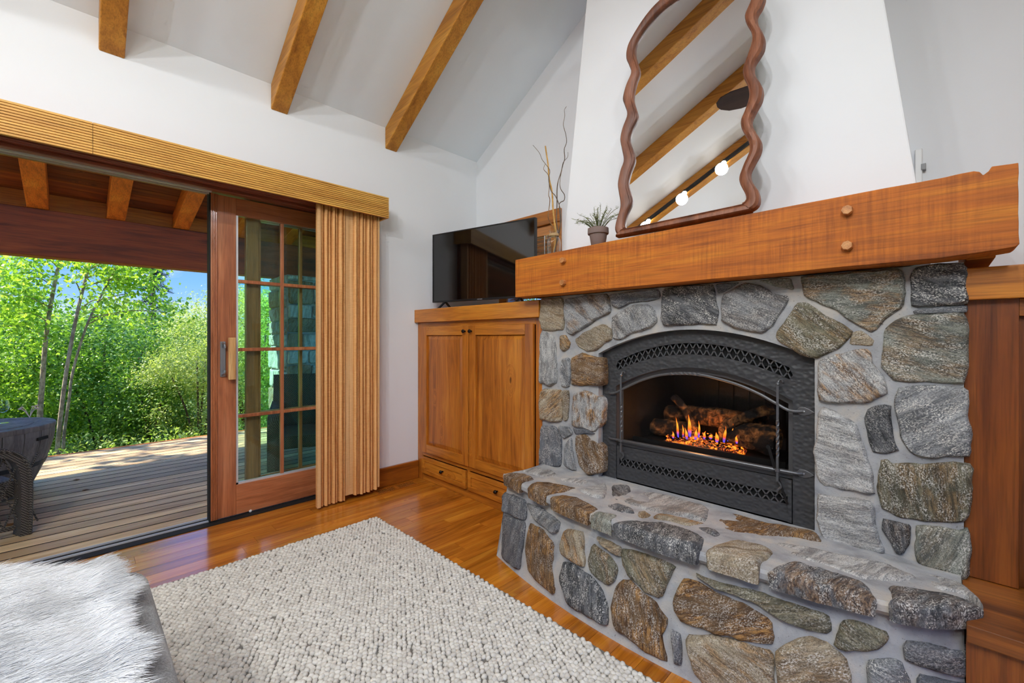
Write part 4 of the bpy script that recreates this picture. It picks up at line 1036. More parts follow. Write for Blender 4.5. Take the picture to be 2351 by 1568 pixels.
for (a, za), (b, zb_) in zip(lipc[:-1], lipc[1:]):
    mortar_grid(mb, lambda u, v, h: (hfront(u, .405) + a + (b - a) * v - h, u, za + (zb_ - za) * v), ys, lambda u: (0, 1), 1, 0)
for y, sgn in ((-.055, 1), (1.655, -1)):
    mb.add([(hfront(y, 0) + .0, y, 0), (hfront(y, .405) + .012, y, .405), (1.97, y, .405), (1.97, y, 0)], [(0, 1, 2, 3)])
part('mortar', mb, M['mortar'], he, smooth='auto')

# ------------------------------------------------------------------ fireplace insert
IX = 2.03
ins = thing('fireplace_insert', (2.03, .81, .40), 'black hammered iron fireplace insert with arched top, set in the stones', 'fireplace insert')
gtop = lambda y: 1.010 - .72 * (y - .81) ** 2
vout = lambda y: 1.124 - .635 * (y - .81) ** 2
vin = lambda y: 1.071 - .60 * (y - .81) ** 2
GY0, GY1, ZB_, ZPT = .411, 1.215, .385, .577
def cols(mb, ivs, y0, y1, n, x):
    """strips over y; ivs = list of (lo(y), hi(y))"""
    for lo, hi in ivs:
        k = len(mb.v)
        for i in range(n + 1):
            y = y0 + (y1 - y0) * i / n; mb.v.append((x, y, lo(y))); mb.v.append((x, y, hi(y)))
        for i in range(n): a = k + 2 * i; mb.f.append((a, a + 2, a + 3, a + 1))
cst = lambda v: (lambda y: v)
mb = MB()
VA, VB_ = .415, 1.213
atop = lambda y: arch(y) + .015
def tri(y0, y1, lo, hi, n): cols(mb, [(lo, hi)], y0, y1, n, IX)
cols(mb, [(cst(ZB_), atop)], IY0 - .01, GY0, 6, IX); cols(mb, [(cst(ZB_), atop)], GY1, IY1 + .01, 6, IX)
cols(mb, [(gtop, vin), (vout, atop)], GY0 + .012, GY1 - .012, 48, IX)
# slanted ends of the upper vent
for ya, yb in ((GY0, GY0 + .012), (GY1, GY1 - .012)):
    cols(mb, [(gtop, lambda y: (vin(y) + (vout(y) - vin(y)) * (1 - abs(y - ya) / .012) * .5)), (lambda y: vout(y) - (vout(y) - vin(y)) * (1 - abs(y - ya) / .012) * .5, atop)], ya, yb, 3, IX)
part('face_plate', mb, M['iron'], ins, solid=.006, smooth=False)
mb = MB()
LV0, LV1, LZ0, LZ1 = .428, 1.197, .475, .514
cols(mb, [(cst(.405), cst(LZ0)), (cst(LZ1), cst(ZPT))], LV0, LV1, 2, IX - .004)
cols(mb, [(cst(.405), cst(ZPT))], GY0 + .003, LV0, 1, IX - .004); cols(mb, [(cst(.405), cst(ZPT))], LV1, GY1 - .003, 1, IX - .004)
part('lower_panel', mb, M['iron'], ins, solid=.006)
def lattice(y0, y1, lo, hi, n, x):
    mb = MB()
    for i in range(n):
        a = y0 + (y1 - y0) * i / n; b = y0 + (y1 - y0) * (i + 1) / n
        for p, q in ((a, b), (b, a)):
            mb.bar((x, p, lo(p) - .003), (x, q, hi(q) + .003), .0052, .004, up=(1, 0, 0))
    return mb
part('vent_grille', lattice(LV0, LV1, cst(LZ0), cst(LZ1), 24, IX + .0), M['ironp'], ins)
part('vent_grille', lattice(GY0 + .004, GY1 - .004, vin, vout, 25, IX + .004), M['ironp'], ins)
mb = MB()
mb.box(IX + .018, IX + .03, GY0 - .03, GY1 + .03, .39, .588)
cols(mb, [(lambda y: vin(y) - .03, lambda y: vout(y) + .02)], GY0 - .02, GY1 + .02, 40, IX + .022)
part('vent_backing', mb, M['black'], ins)
# firebox behind the glass
mb = MB(); fb = 2.47; fz = .592
mb.add([(IX + .008, GY0 - .02, fz), (IX + .008, GY1 + .02, fz), (fb, GY1 - .12, fz), (fb, GY0 + .12, fz), (IX + .008, GY0 - .02, 1.03), (IX + .008, GY1 + .02, 1.03), (fb, GY1 - .12, 1.03), (fb, GY0 + .12, 1.03)],
       [(0, 1, 2, 3), (2, 3, 7, 6), (1, 2, 6, 5), (0, 3, 7, 4), (4, 5, 6, 7)])
for i in range(5):
    mb.box(fb - .012, fb - .006, .62 + i * .075, .625 + i * .075, fz, 1.03)
part('firebox', mb, M['firebox'], ins)
mb = MB()
n = 40
dfr = []
for i in range(n + 1):
    y = GY0 + (GY1 - GY0) * i / n; dfr.append((y, gtop(y)))
for (a, b) in zip(dfr[:-1], dfr[1:]):
    mb.add([(IX + .002, a[0], a[1]), (IX + .002, b[0], b[1]), (IX + .04, b[0], b[1] - .0), (IX + .04, a[0], a[1])], [(0, 1, 2, 3)])
    mb.add([(IX + .03, a[0], a[1] + .01), (IX + .03, b[0], b[1] + .01), (IX + .03, b[0], b[1] - .030), (IX + .03, a[0], a[1] - .030)], [(0, 1, 2, 3)])
for y, w_ in ((GY0, .022), (GY1, -.022)):
    mb.box(IX + .028, IX + .034, min(y, y + w_), max(y, y + w_), .58, gtop(y)).box(IX, IX + .04, y - .001, y + .001, .577, gtop(y))
mb.box(IX + .012, IX + .034, GY0, GY1, .577, .606)
part('door_frame', mb, M['ironp'], ins)
mb = MB()
cols(mb, [(cst(.60), lambda y: gtop(y) - .02)], GY0 + .018, GY1 - .018, 30, IX + .036)
part('glass_pane', mb, M['fglass'], ins, solid=.003)
# wrought bars in front of the glass
bx_ = IX - .022
top = [(1.255,.856),(1.238,.853),(1.215,.857),(1.19,.868),(1.153,.888),(1.055,.936),(.94,.971),(.793,.982),(.642,.956),(.539,.92),(.474,.886),(.43,.862),(.405,.857),(.378,.858)]
P = catmull([(bx_ + (.012 if i in (0, 13) else 0), y, z) for i, (y, z) in enumerate(top)], 5)
mb = MB().tube(P, .0062, 8)
part('arched_bar', mb, M['ironp'], ins, smooth='auto')
yy = [(p.y) for p in P]
tw = [q for q in P if .76 < q.y < .93]
mb = MB().tube(catmull(tw, 4), .0078, 4, twist=[i * .55 for i in range(len(catmull(tw, 4)))])
part('twisted_collar', mb, M['ironp'], ins)
part('straight_bar', MB().tube([(bx_ + .012, 1.255, .612), (bx_, 1.24, .612), (bx_, .395, .612), (bx_ + .012, .378, .612)], .006, 8), M['ironp'], ins, smooth='auto')
for y, zt_, zb in ((1.174, .957, .553), (.460, .964, .566)):
    pts = [(bx_ - .004, y, zb + (zt_ - zb) * i / 60) for i in range(61)]
    R_ = [.0062] * 61
    tws = [0] * 16 + [(i) * .42 for i in range(1, 24)] + [23 * .42] * 22
    mb = MB().tube(pts, R_, 4, twist=tws)
    mb.tube(catmull([(bx_ - .002, y, zt_), (bx_ + .002, y - .004, zt_ + .012), (bx_ + .002, y - .013, zt_ + .016), (bx_ + .004, y - .017, zt_ + .006)], 4), .004, 6)
    mb.tube(catmull([(bx_ - .002, y, zb), (bx_ + .002, y - .008, zb - .010), (bx_ + .004, y - .010, zb - .022), (bx_ + .004, y, zb - .036), (bx_ + .006, y + .004, zb - .05)], 4), [.0045] * 16 + [.002], 6)
    mb.ball((bx_ - .004, y, zt_ - .003), .008, 8).tube([(bx_ - .004, y, .606), (bx_ - .004, y, .618)], .010, 8)
    part('upright_bar', mb, M['ironp'], ins)
for z in (.858, .612):
    mb = MB()
    rh = [(.400, 0), (.388, .015), (.370, .017), (.352, .010), (.338, 0), (.352, -.010), (.370, -.017), (.388, -.015)]
    mb.prism([(y, z + dz) for y, dz in rh], lambda a, b, h: (h, a, b), IX - .010, IX - .003)
    part('spear_rosette', mb, M['ironp'], ins, bevel=.002)
    part('bolt', MB().ball((IX - .011, .373, z), .0055, 8, (.6, 1, 1)), M['steel'], ins)
    part('bolt', MB().ball((IX - .008, 1.255, z), .0062, 8, (.7, 1, 1)), M['steel'], ins)
mb = MB().bar((IX - .030, .490, .700), (IX - .022, .462, .585), .011, .006, up=(1, 0, 0)).bar((IX - .022, .462, .59), (IX - .012, .428, .478), .008, .005, up=(1, 0, 0)).lathe([(.0085, 0), (.0085, .006)], (IX - .036, .491, .702), 12, 'x')
part('lever_handle', mb, M['blackp'], ins)
def badge():
    cy_, cz_, ry, rz = .373, .4475, .0290, .0215
    ell = lambda k, s, n=40: (cy_ + ry * s * math.cos(2 * math.pi * k / n), cz_ + rz * s * math.sin(2 * math.pi * k / n))
    mb = MB().prism([ell(k, 1) for k in range(40)], lambda a, b, h: (h, a, b), IX - .0035, IX - .0005)
    b = part('badge', mb, M['copper'], ins, label='oval copper badge')
    mb = MB().tube([(IX - .004, *ell(k, .97)) for k in range(40)], .0012, 6, closed=True)
    for s in (-1, 1): mb.ball((IX - .004, cy_ + s * ry * .78, cz_), .0017, 8)
    fl = [(0, .011), (.004, .006), (.0065, .001), (.0065, -.004), (.0045, -.009), (.0035, -.004), (0, .003), (-.0035, -.003), (-.0045, -.009), (-.0068, -.004), (-.006, .002), (-.0035, .006)]
    mb.prism([(cy_ + p, cz_ - .001 + q) for p, q in fl], lambda a, c, h: (h, a, c), IX - .0055, IX - .0035)
    for k in range(5):
        a = math.radians(-60 - 15 * k); mb.bar((IX - .004, cy_ + ry * .55 * math.cos(a), cz_ + rz * .62 * math.sin(a)), (IX - .004, cy_ + ry * .7 * math.cos(a), cz_ + rz * .75 * math.sin(a)), .001, .001)
    part('rim', mb, M['copperl'], b, label='bright raised rim and flame emblem')
    txt = 'FIREPLACE'
    for k, ch in enumerate(txt):
        a = math.radians(158 - 17 * k); px_, pz_ = cy_ - ry * .74 * math.cos(a), cz_ + rz * .70 * math.sin(a)
        rot = math.radians(68 - 17 * k)
        word(b, 'lettering', ch, lambda u, v, a_=rot, p=px_, q=pz_: (IX - .0042, p - (u * math.cos(a_) - v * math.sin(a_)), q + (u * math.sin(a_) + v * math.cos(a_))), .0042, M['copperl'])
badge()

def log(name, pts, r, label, squash=.8, rough=.12):
    P = catmull(pts, 8); n = 18; mb = MB(); m = len(P)
    R_ = [r * (1 + .10 * mnoise.noise(Vector((i * .35, r * 50, 0)))) * (.93 if i in (0, m - 1) else 1) for i in range(m)]
    mb.tube(P, R_, n, squash=squash)
    for i, v in enumerate(mb.v):
        c = P[min(i // n, m - 1)]; d = Vector(v) - c
        mb.v[i] = tuple(Vector(v) + d * rough * 2 * mnoise.noise(Vector((v[0] * 30, v[1] * 14, v[2] * 60))))
    return solo(name, mb, M['log'], label, 'log', 'ceramic logs in the fire', loc=(P[0].x, P[0].y, min(p[2] for p in mb.v)), smooth='auto')
q = lambda x, y, A: tuple(on_x(x, y, A))
log('fire_log', [q(1500, 978, 2.22), q(1560, 986, 2.22), q(1600, 990, 2.24)], .046, 'short brown log lying at the left end of the fire, half under the leaning branch')
log('fire_log', [q(1660, 985, 2.20), q(1720, 1000, 2.19), q(1787, 1014, 2.17)], .062, 'thick brown log at the right end of the fire')
log('fire_log', [q(1530, 950, 2.30), q(1600, 952, 2.31), q(1680, 962, 2.31), q(1760, 975, 2.31)], .048, 'charred back log lying behind the flames')
log('fire_log', [q(1546, 910, 2.24), q(1566, 932, 2.23), q(1586, 965, 2.20), q(1594, 985, 2.17)], .020, 'thin branch leaning up to the left over the fire')
log('fire_log', [q(1775, 938, 2.27), q(1730, 950, 2.23), q(1690, 968, 2.18), q(1662, 985, 2.15)], .026, 'thin branch leaning up to the right over the fire')
bn = thing('gas_burner', (2.15, .8, .60), 'gas burner with orange flames and glowing embers behind the glass', 'burner')
mb = MB().box(2.10, 2.36, .47, 1.13, fz + .001, fz + .022).box(2.085, 2.10, .45, 1.15, fz + .001, fz + .035)
part('tray', mb, M['blackp'], bn)
mb = MB()
for i in range(420):
    yy_ = on_x(random.uniform(1530, 1712), 1010, 2.15)[1]
    xx = 2.118 + random.random() ** 1.8 * .11
    mb.ball((xx, yy_, fz + .024 + random.random() * .012 + (xx - 2.118) * .32 * (.6 + .8 * random.random())), random.uniform(.003, .0085), 6, (1, 1.3, .8))
eb = part('ember_bed', mb, M['ember'], bn); eb['kind'] = 'stuff'
def flame(px_, pyb, pyt, A, w):
    b = on_x(px_, pyb, A); t_ = on_x(px_ + random.uniform(-3, 5), pyt, A); H = (t_.z - b.z); n, m = 10, 12; mb = MB(); pts, R_ = [], []
    ph = random.random() * 6
    for i in range(m + 1):
        s_ = i / m
        pts.append((A + .006 * math.sin(3 * s_ + ph), b.y + (t_.y - b.y) * s_ + .006 * math.sin(4.2 * s_ + ph) * s_, b.z + H * s_)); R_.append(max(.0006, w * math.sin(math.pi * min(1, .12 + s_ * .88)) ** .8 * (1 - .55 * s_)))
    mb.tube(pts, R_, n, squash=.6); part('flame', mb, M['flame'], bn, smooth=True)
for a in ((1557, 1004, 958, 2.17, .011), (1584, 1002, 952, 2.17, .017), (1604, 1004, 966, 2.18, .010), (1577, 1008, 982, 2.14, .013), (1646, 1014, 993, 2.13, .016), (1661, 1016, 978, 2.14, .012), (1680, 1014, 972, 2.15, .009), (1630, 1008, 996, 2.15, .014), (1597, 1008, 985, 2.14, .014), (1692, 1018, 1000, 2.13, .010), (1545, 1006, 990, 2.15, .012), (1617, 1008, 990, 2.15, .011), (1568, 1004, 975, 2.19, .010), (1671, 1012, 992, 2.16, .014)):
    flame(*a)

# ------------------------------------------------------------------ mantel
MX = 1.86
man = thing('mantel', (1.95, .82, 1.40), 'rough sawn orange timber mantel over the stones', 'mantel')
YM0, YM1 = -.164, 1.803
topl = [(1.803, 1.616), (1.4, 1.622), (.9, 1.630), (.4, 1.637), (-.02, 1.639), (-.079, 1.641), (-.090, 1.636), (-.097, 1.624), (-.1075, 1.632), (-.114, 1.644), (YM0, 1.641)]
botl = [(-.166, 1.412), (-.158, 1.405), (-.10, 1.400), (.0, 1.394), (.5, 1.393), (1.0, 1.393), (1.803, 1.392)]
outl = []
for i, p in enumerate(topl[:-1]):
    for k in range(6):
        t = k / 6; z = topl[i][1] + (topl[i + 1][1] - topl[i][1]) * t; y = topl[i][0] + (topl[i + 1][0] - topl[i][0]) * t
        outl.append((y, z + .0015 * mnoise.noise(Vector((y * 30, 0, 0)))))
outl.append(topl[-1])
for i in range(1, 8): outl.append((YM0 + .0025 * mnoise.noise(Vector((i * 1.7, 3, 0))), 1.641 - (1.641 - 1.415) * i / 8))
for i, p in enumerate(botl[:-1]):
    for k in range(6):
        t = k / 6; z = botl[i][1] + (botl[i + 1][1] - botl[i][1]) * t; y = botl[i][0] + (botl[i + 1][0] - botl[i][0]) * t
        outl.append((y, z + .002 * mnoise.noise(Vector((y * 22, 9, 0)))))
outl.append(botl[-1])
for i in range(1, 6): outl.append((1.803 + .002 * mnoise.noise(Vector((i * 2.1, 7, 0))), 1.392 + .224 * i / 6))
part('timber', MB().prism(outl, lambda a, b, h: (h, a, b), MX, MX + .125), M['mantel'], man, bevel=.004)
part('shelf_board', MB().box(MX + .126, BX - .004, -.019, 1.80, 1.60, 1.650).box(MX + .126, XW - .004, -.13, -.066, 1.395, 1.60).box(MX + .126, XW - .004, 1.70, 1.79, 1.395, 1.60), M['mantel'], man, bevel=.004)
for y, z in ((1.436, 1.566), (1.436, 1.446), (.217, 1.584), (.217, 1.463)):
    mb = MB().lathe([(.0165, .004), (.0165, -.019), (.015, -.023)], (MX, y, z), 7, 'x')
    part('peg', mb, M['peg'], man)

# ------------------------------------------------------------------ wavy mirror leaning on the chimney breast
LEAN = math.radians(6.0); MW = Vector((math.sin(LEAN), 0, math.cos(LEAN))); MN = Vector((-math.cos(LEAN), 0, math.sin(LEAN))); MO = Vector((1.895, 0, 1.650))
def on_mirror(x, y):
    d = Vector(ray(x, y)); C0 = Vector((0, 0, CH)); t = (MO - C0).dot(MN) / d.dot(MN); p = C0 + t * d
    return (p.y, (p - MO).dot(MW))
def mp(a, s_, h): p = MO + MW * s_ + MN * h; return (p.x, a, p.z)
z7 = lambda pts: [(1180 + x * .49809, y * .49809) for x, y in pts]
Lo = z7([(505,1102),(480,1098),(467,1072),(474,1030),(492,965),(484,900),(480,860),(492,800),(507,755),(498,700),(491,655),(503,600),(523,545),(513,505),(503,470),(517,410),(541,355),(532,318),(519,285),(522,240),(545,190),(590,115),(640,50),(700,-6)])
Li = z7([(528,1066),(515,1066),(508,1050),(520,1000),(543,945),(533,900),(524,862),(535,810),(555,752),(543,700),(531,660),(543,610),(568,555),(558,510),(548,465),(560,400),(577,345),(566,300),(556,262),(562,215),(590,165),(635,105),(690,50),(765,-4)])
Ro = z7([(1040,1002),(1085,990),(1118,970),(1130,938),(1122,895),(1092,850),(1086,812),(1108,765),(1133,715),(1135,665),(1100,605),(1092,570),(1115,520),(1140,470),(1141,415),(1108,360),(1104,315),(1130,272),(1149,235),(1150,180),(1122,125),(1117,85),(1140,45),(1155,-4)])
Ri = z7([(1010,968),(1045,957),(1068,942),(1066,915),(1042,868),(1038,835),(1058,780),(1086,715),(1080,670),(1050,615),(1046,575),(1064,530),(1083,470),(1078,420),(1058,375),(1056,335),(1078,270),(1097,205),(1092,165),(1070,125),(1064,90),(1082,45),(1100,-4)])
Lo, Li, Ro, Ri = [[on_mirror(*p) for p in s_] for s_ in (Lo, Li, Ro, Ri)]
# the crown, a broad arch across
crown_o = [(.88, 1.163), (.822, 1.167), (.76, 1.163), (.70, 1.148), (.635, 1.122), (.58, 1.08), (.535, 1.015), (.510, .95)]
crown_i = [(.822, 1.112), (.76, 1.106), (.70, 1.092), (.64, 1.066), (.59, 1.022), (.56, .97)]
def even(P, n):
    L = [0]
    for a, b in zip(P[:-1], P[1:]): L.append(L[-1] + (b - a).length)
    out, i = [], 0
    for k in range(n):
        d = L[-1] * k / n
        while L[i + 1] < d: i += 1
        out.append(P[i].lerp(P[i + 1], (d - L[i]) / max(L[i + 1] - L[i], 1e-9)))
    return out
def outline(l_, c_, r_):
    P = [(p[0], p[1], 0) for p in l_ + c_ + list(reversed(r_))]
    C = catmull(P, 6, True); a, b = (len(l_) - 1) * 6, (len(l_) + len(c_)) * 6; e = (len(P) - 1) * 6
    C.append(C[0])
    return even(C[:a + 1], 96) + even(C[a:b + 1], 40) + even(C[b:e + 1], 96) + even(C[e:], 24)
outer = outline(Lo, crown_o, Ro); inner = outline(Li, crown_i, Ri)
mir = thing('wavy_mirror', (1.90, .85, 1.65), 'wavy edged walnut framed mirror leaning on the white chimney breast', 'mirror')
mb = MB(); n = len(outer)
smin = min(p.y for p in outer)
prof = [(0, -.026), (0, .004), (.18, .014), (.55, .014), (.80, .006), (.86, .010), (.96, .006), (1.0, -.004), (1.0, -.026)]
vs = []
for f, h in prof:
    for a, b in zip(outer, inner):
        qv = a.lerp(b, f); vs.append(mp(qv.x, qv.y - min(0, smin), h))
m = len(prof); fs = [(r * n + k, r * n + (k + 1) % n, ((r + 1) % m) * n + (k + 1) % n, ((r + 1) % m) * n + k) for r in range(m) for k in range(n)]
mb.add(vs, fs); part('frame', mb, M['mirror_wood'], mir, smooth='auto')
gl = [mp(p.x, p.y - min(0, smin), -.008) for p in inner]
part('glass', MB().add(gl, [tuple(range(len(gl)))]), M['mirror'], mir, normals=False)
part('backing', MB().prism([(a.lerp(b, .3).x, a.lerp(b, .3).y) for a, b in zip(outer, inner)], lambda a, b, h: mp(a, b - min(0, smin), h), -.024, -.0105), M['blackp'], mir)

# ------------------------------------------------------------------ things on the mantel
ZM = 1.651
pc = Vector((1.925, 1.262, 1.628))
pot = thing('potted_sprig', tuple(pc), 'small clay pot of feathery grey green sprigs on the mantel', 'plant')
mb = MB().lathe([(.034, 0), (.036, .002), (.0465, .062), (.0530, .062), (.0545, .066), (.0535, .092), (.050, .094), (.0475, .088), (.046, .07)], tuple(pc), 28)
part('pot', mb, M['pot'], pot, smooth='auto')
part('soil', MB().lathe([(.001, .082), (.047, .080)], tuple(pc), 20), M['soil'], pot)
mbs, V, Fq, lv = MB(), [], [], []
R = random.Random(4)
for i in range(46):
    a = R.uniform(0, 6.283); sp = R.random() ** .7
    base = pc + Vector((.02 * math.cos(a) * sp, .02 * math.sin(a) * sp, .082))
    tip = pc + Vector((.088 * math.cos(a) * sp, .150 * math.sin(a) * sp, .082 + R.uniform(.075, .155) * (1 - .42 * sp)))
    mid = (base + tip) / 2 + Vector((R.uniform(-.006, .006), R.uniform(-.006, .006), .018))
    pp = catmull([base, mid, tip], 5); mbs.tube(pp, [.0012] * (len(pp) - 1) + [.0005], 4)
    for s_ in range(15):
        p = pp[min(len(pp) - 1, int((.15 + .85 * s_ / 14) * (len(pp) - 1)))]
        dr = Vector((R.gauss(0, 1), R.gauss(0, 1), R.gauss(.5, .7))).normalized(); L = R.uniform(.010, .021); sd = dr.orthogonal().normalized() * .0017
        k = len(V); V += [p - sd * .5, p + dr * L * .5 + sd, p + dr * L, p + dr * L * .5 - sd]; Fq.append((k, k + 1, k + 2, k + 3)); lv += [R.random()] * 4
part('stem', mbs, M['leafP'], pot)
o = link_mesh('foliage', [tuple(v) for v in V], Fq, M['leafP'], pot, normals=False); set_attr(o.data, 'lv', lv)

VXc, VYc = 2.08, 1.685
vase = thing('glass_vase', (VXc, VYc, ZM), 'clear glass bottle vase tied with jute, on the left end of the mantel', 'vase')
ow = [(.030, 0), (.038, .004), (.041, .02), (.042, .085), (.038, .105), (.026, .122), (.024, .128), (.027, .150), (.030, .160)]
part('bottle', MB().lathe(ow + [(r - .003, h) for r, h in reversed(ow[1:])] + [(.02, .006)], (VXc, VYc, ZM), 28), M['wglass'], vase, smooth='auto')
mb = MB()
for k in range(3): mb.tube([(VXc + .0285 * math.cos(t), VYc + .0285 * math.sin(t), ZM + .127 + k * .005) for t in [2 * math.pi * i / 20 for i in range(20)]], .003, 6, closed=True)
mb.tube(catmull([(VXc - .028, VYc + .01, ZM + .13), (VXc - .036, VYc + .03, ZM + .128), (VXc - .034, VYc + .035, ZM + .105)], 5), .002, 5)
part('jute_tie', mb, M['rope'], vase)
def twig(pts, r0, r1, m, label, dx=0.0):
    P = []
    for i, (x, y) in enumerate(pts):
        d = ray(1150 + x / 3.92, 200 + y / 3.92); f = VXc * FW[0] + VYc * FW[1]; f += dx * (1 - i / len(pts))
        P.append((d[0] * f, d[1] * f, CH + d[2] * f))
    e = P[-1]; P.append((VXc + .006 * random.uniform(-1, 1), VYc + .008 * random.uniform(-1, 1), ZM + .02))
    P = catmull(list(reversed(P)), 4); n = len(P)
    return solo('curly_twig', MB().tube(P, [r0 + (r1 - r0) * i / (n - 1) for i in range(n)], 6), m, label, 'twig', 'twigs in the glass vase', loc=P[0], smooth=True)
twig([(590,175),(572,205),(575,260),(562,340),(585,430),(590,500),(570,560),(575,640),(560,690),(540,770),(515,850),(505,930),(505,1060),(500,1200),(512,1330)], .0042, .0012, M['twigd'], 'tallest curly twig in the vase, reaching highest up the white wall', .05)
twig([(603,585),(600,630),(560,680),(545,760),(530,860),(540,920),(572,970),(568,1020),(525,1055),(535,1200),(522,1330)], .0036, .0012, M['twigd'], 'curly twig in the vase that bows out to the right, nearest the chimney', .02)
twig([(400,530),(410,600),(425,700),(435,830),(460,940),(468,1080),(480,1200),(495,1330)], .0062, .0042, M['stick'], 'straight thick pale stick in the vase', -.03)
twig([(288,522),(345,590),(370,650),(400,690),(440,750),(430,830),(450,930),(490,980),(530,1080),(540,1200),(515,1330)], .0036, .0012, M['twigd'], 'curly twig in the vase with its tip farthest to the left', -.05)
twig([(400,690),(385,740),(425,790),(435,900),(430,970),(440,1010),(435,1080),(425,1170),(450,1230),(505,1330)], .0036, .0014, M['twig'], 'short curly twig in the vase looping around the straight stick', .0)

a0 = on_x(2103, 326, XW - .012); a1 = on_x(2112, 402, XW - .012)
cb = thing('cable_cover', (XW - .01, a1.y, 1.70), 'white cable cover with a small grey plug on the wall right of the chimney breast', 'cable cover')
part('channel', MB().box(XW - .024, XW, a1.y - .008, a1.y + .016, 1.50, 1.98), M['white'], cb, bevel=.003)
q_ = on_x(2119, 384, XW - .02)
part('plug', MB().box(XW - .03, XW, q_.y - .010, q_.y + .006, q_.z - .012, q_.z + .014), plain('grey_plug', (150, 150, 152), .5), cb, bevel=.002)

# ------------------------------------------------------------------ bookcase to the right of the fireplace
bk = thing('bookcase', (2.3, -.6, 0), 'dark wood bookcase with open shelves right of the stone fireplace', 'bookcase')
YB1 = -.066; YB0 = -1.25; FX = 2.0
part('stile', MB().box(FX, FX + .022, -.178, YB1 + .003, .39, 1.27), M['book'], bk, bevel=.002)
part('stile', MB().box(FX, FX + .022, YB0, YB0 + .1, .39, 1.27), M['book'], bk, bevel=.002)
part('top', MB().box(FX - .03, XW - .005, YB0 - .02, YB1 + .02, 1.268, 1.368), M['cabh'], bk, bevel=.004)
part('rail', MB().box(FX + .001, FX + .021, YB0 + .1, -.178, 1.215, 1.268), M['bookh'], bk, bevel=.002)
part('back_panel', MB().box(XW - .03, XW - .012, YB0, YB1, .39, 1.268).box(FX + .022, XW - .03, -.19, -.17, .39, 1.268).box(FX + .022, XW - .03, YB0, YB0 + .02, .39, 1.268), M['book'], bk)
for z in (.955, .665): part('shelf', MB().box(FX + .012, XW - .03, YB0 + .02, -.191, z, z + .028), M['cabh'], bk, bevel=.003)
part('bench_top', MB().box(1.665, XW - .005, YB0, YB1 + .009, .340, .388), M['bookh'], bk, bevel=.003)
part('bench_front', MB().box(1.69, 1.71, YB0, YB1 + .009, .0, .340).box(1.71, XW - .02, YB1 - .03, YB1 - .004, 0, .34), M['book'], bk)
dz = .3885
bw = thing('black_dish', (1.86, -.335, dz), 'black pointed dish on the bench of the bookcase, at the picture edge', 'dish')
mb = MB(); n = 36; vs = []; prof = [(.035, .0), (.05, .004), (.10, .030), (.135, .055), (.133, .060), (.095, .036), (.04, .012), (.001, .010)]
for r, h in prof:
    for k in range(n):
        a = 2 * math.pi * k / n; e = 1 + .25 * (abs(math.cos(a * 1.0 - .9)) ** 6) * (r / .13); lf = .022 * (abs(math.cos(a - .9)) ** 6) * (r / .13)
        vs.append((1.86 + r * e * math.cos(a), -.335 + r * e * math.sin(a), dz + h + lf))
fs = [(i * n + k, i * n + (k + 1) % n, (i + 1) * n + (k + 1) % n, (i + 1) * n + k) for i in range(len(prof) - 1) for k in range(n)] + [tuple(range(n - 1, -1, -1))]
part('shell', mb.add(vs, fs), M['bowl'], bw, smooth='auto')

# ------------------------------------------------------------------ covered deck
DZ, DY1 = -.15, 6.90
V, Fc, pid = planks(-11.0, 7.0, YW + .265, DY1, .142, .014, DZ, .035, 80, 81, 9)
o = link_mesh('deck_floor', V, Fc, M['deck']); o.data.materials.append(plain('dark_board_edge', (34, 28, 25), .95)); o.data.polygons.foreach_set('material_index', [1 if i % 6 in (2, 3) else 0 for i in range(len(Fc))]); set_attr(o.data, 'pid', pid); o['kind'] = 'structure'  # long side faces of each board get a darker material
struct('deck_fascia', MB().box(-11.0, 7.0, DY1, DY1 + .03, DZ - .24, DZ + .002), M['rafter'])
struct('deck_underside', MB().box(-11.0, 7.0, YW + .265, DY1, DZ - .2, DZ - .05), M['rubber'])
RS = .222
def rz(y): return 2.475 + RS * (6.55 - y)       # rafter underside
rl = {-.85: 'stained patio rafter cut off by the left picture edge', -.259: 'stained patio rafter seen through the doorway at the far left', .332: 'stained patio rafter in the middle of the doorway view',
      .916: 'stained patio rafter next to the sliding door edge', 1.51: 'stained patio rafter seen through the glass just left of the stone column', 2.10: 'stained patio rafter directly above the stone column', 2.69: 'stained patio rafter right of the stone column behind the curtain'}
for x, lb in rl.items():
    y0, y1 = YW + .27, 7.25
    solo('patio_rafter', MB().prism([(y0, rz(y0)), (y1, rz(y1)), (y1, rz(y1) + .18), (y0, rz(y0) + .18)], lambda a, b, h: (h, a, b), x - .078, x + .078), M['rafter'], lb, 'rafter', 'patio roof rafters', loc=(x, y0, rz(y0)), bevel=.005)
V, Fc, pid = planks(-11.0, 7.0, YW + .27, 7.3, .14, .004, 0, .03, 2, 4, 21)
V = [(x, y, z + rz(y) + .21) for x, y, z in V]
o = link_mesh('patio_roof', V, Fc, M['roofb']); set_attr(o.data, 'pid', pid); o['kind'] = 'structure'
struct('patio_roofing', MB().prism([(YW + .2, rz(YW + .2) + .215), (7.34, rz(7.34) + .215), (7.34, rz(7.34) + .26), (YW + .2, rz(YW + .2) + .26)], lambda a, b, h: (h, a, b), -11.0, 7.0), M['rubber'])
solo('patio_beam', MB().box(-11.0, 7.0, 6.55, 6.75, 1.985, 2.470), M['patiobeam'], 'massive red stained beam under the patio rafters', 'beam', loc=(1.2, 6.65, 1.985), bevel=.008)
mb = MB()
xs = sorted(rl)
for a, b in zip(xs[:-1], xs[1:]): mb.box(a + .079, b - .079, 6.60, 6.64, 2.471, 2.66)
solo('rafter_blocking', mb, M['blocking'], 'row of short boards between the patio rafters on the red beam', 'blocking', loc=(.6, 6.62, 2.48))

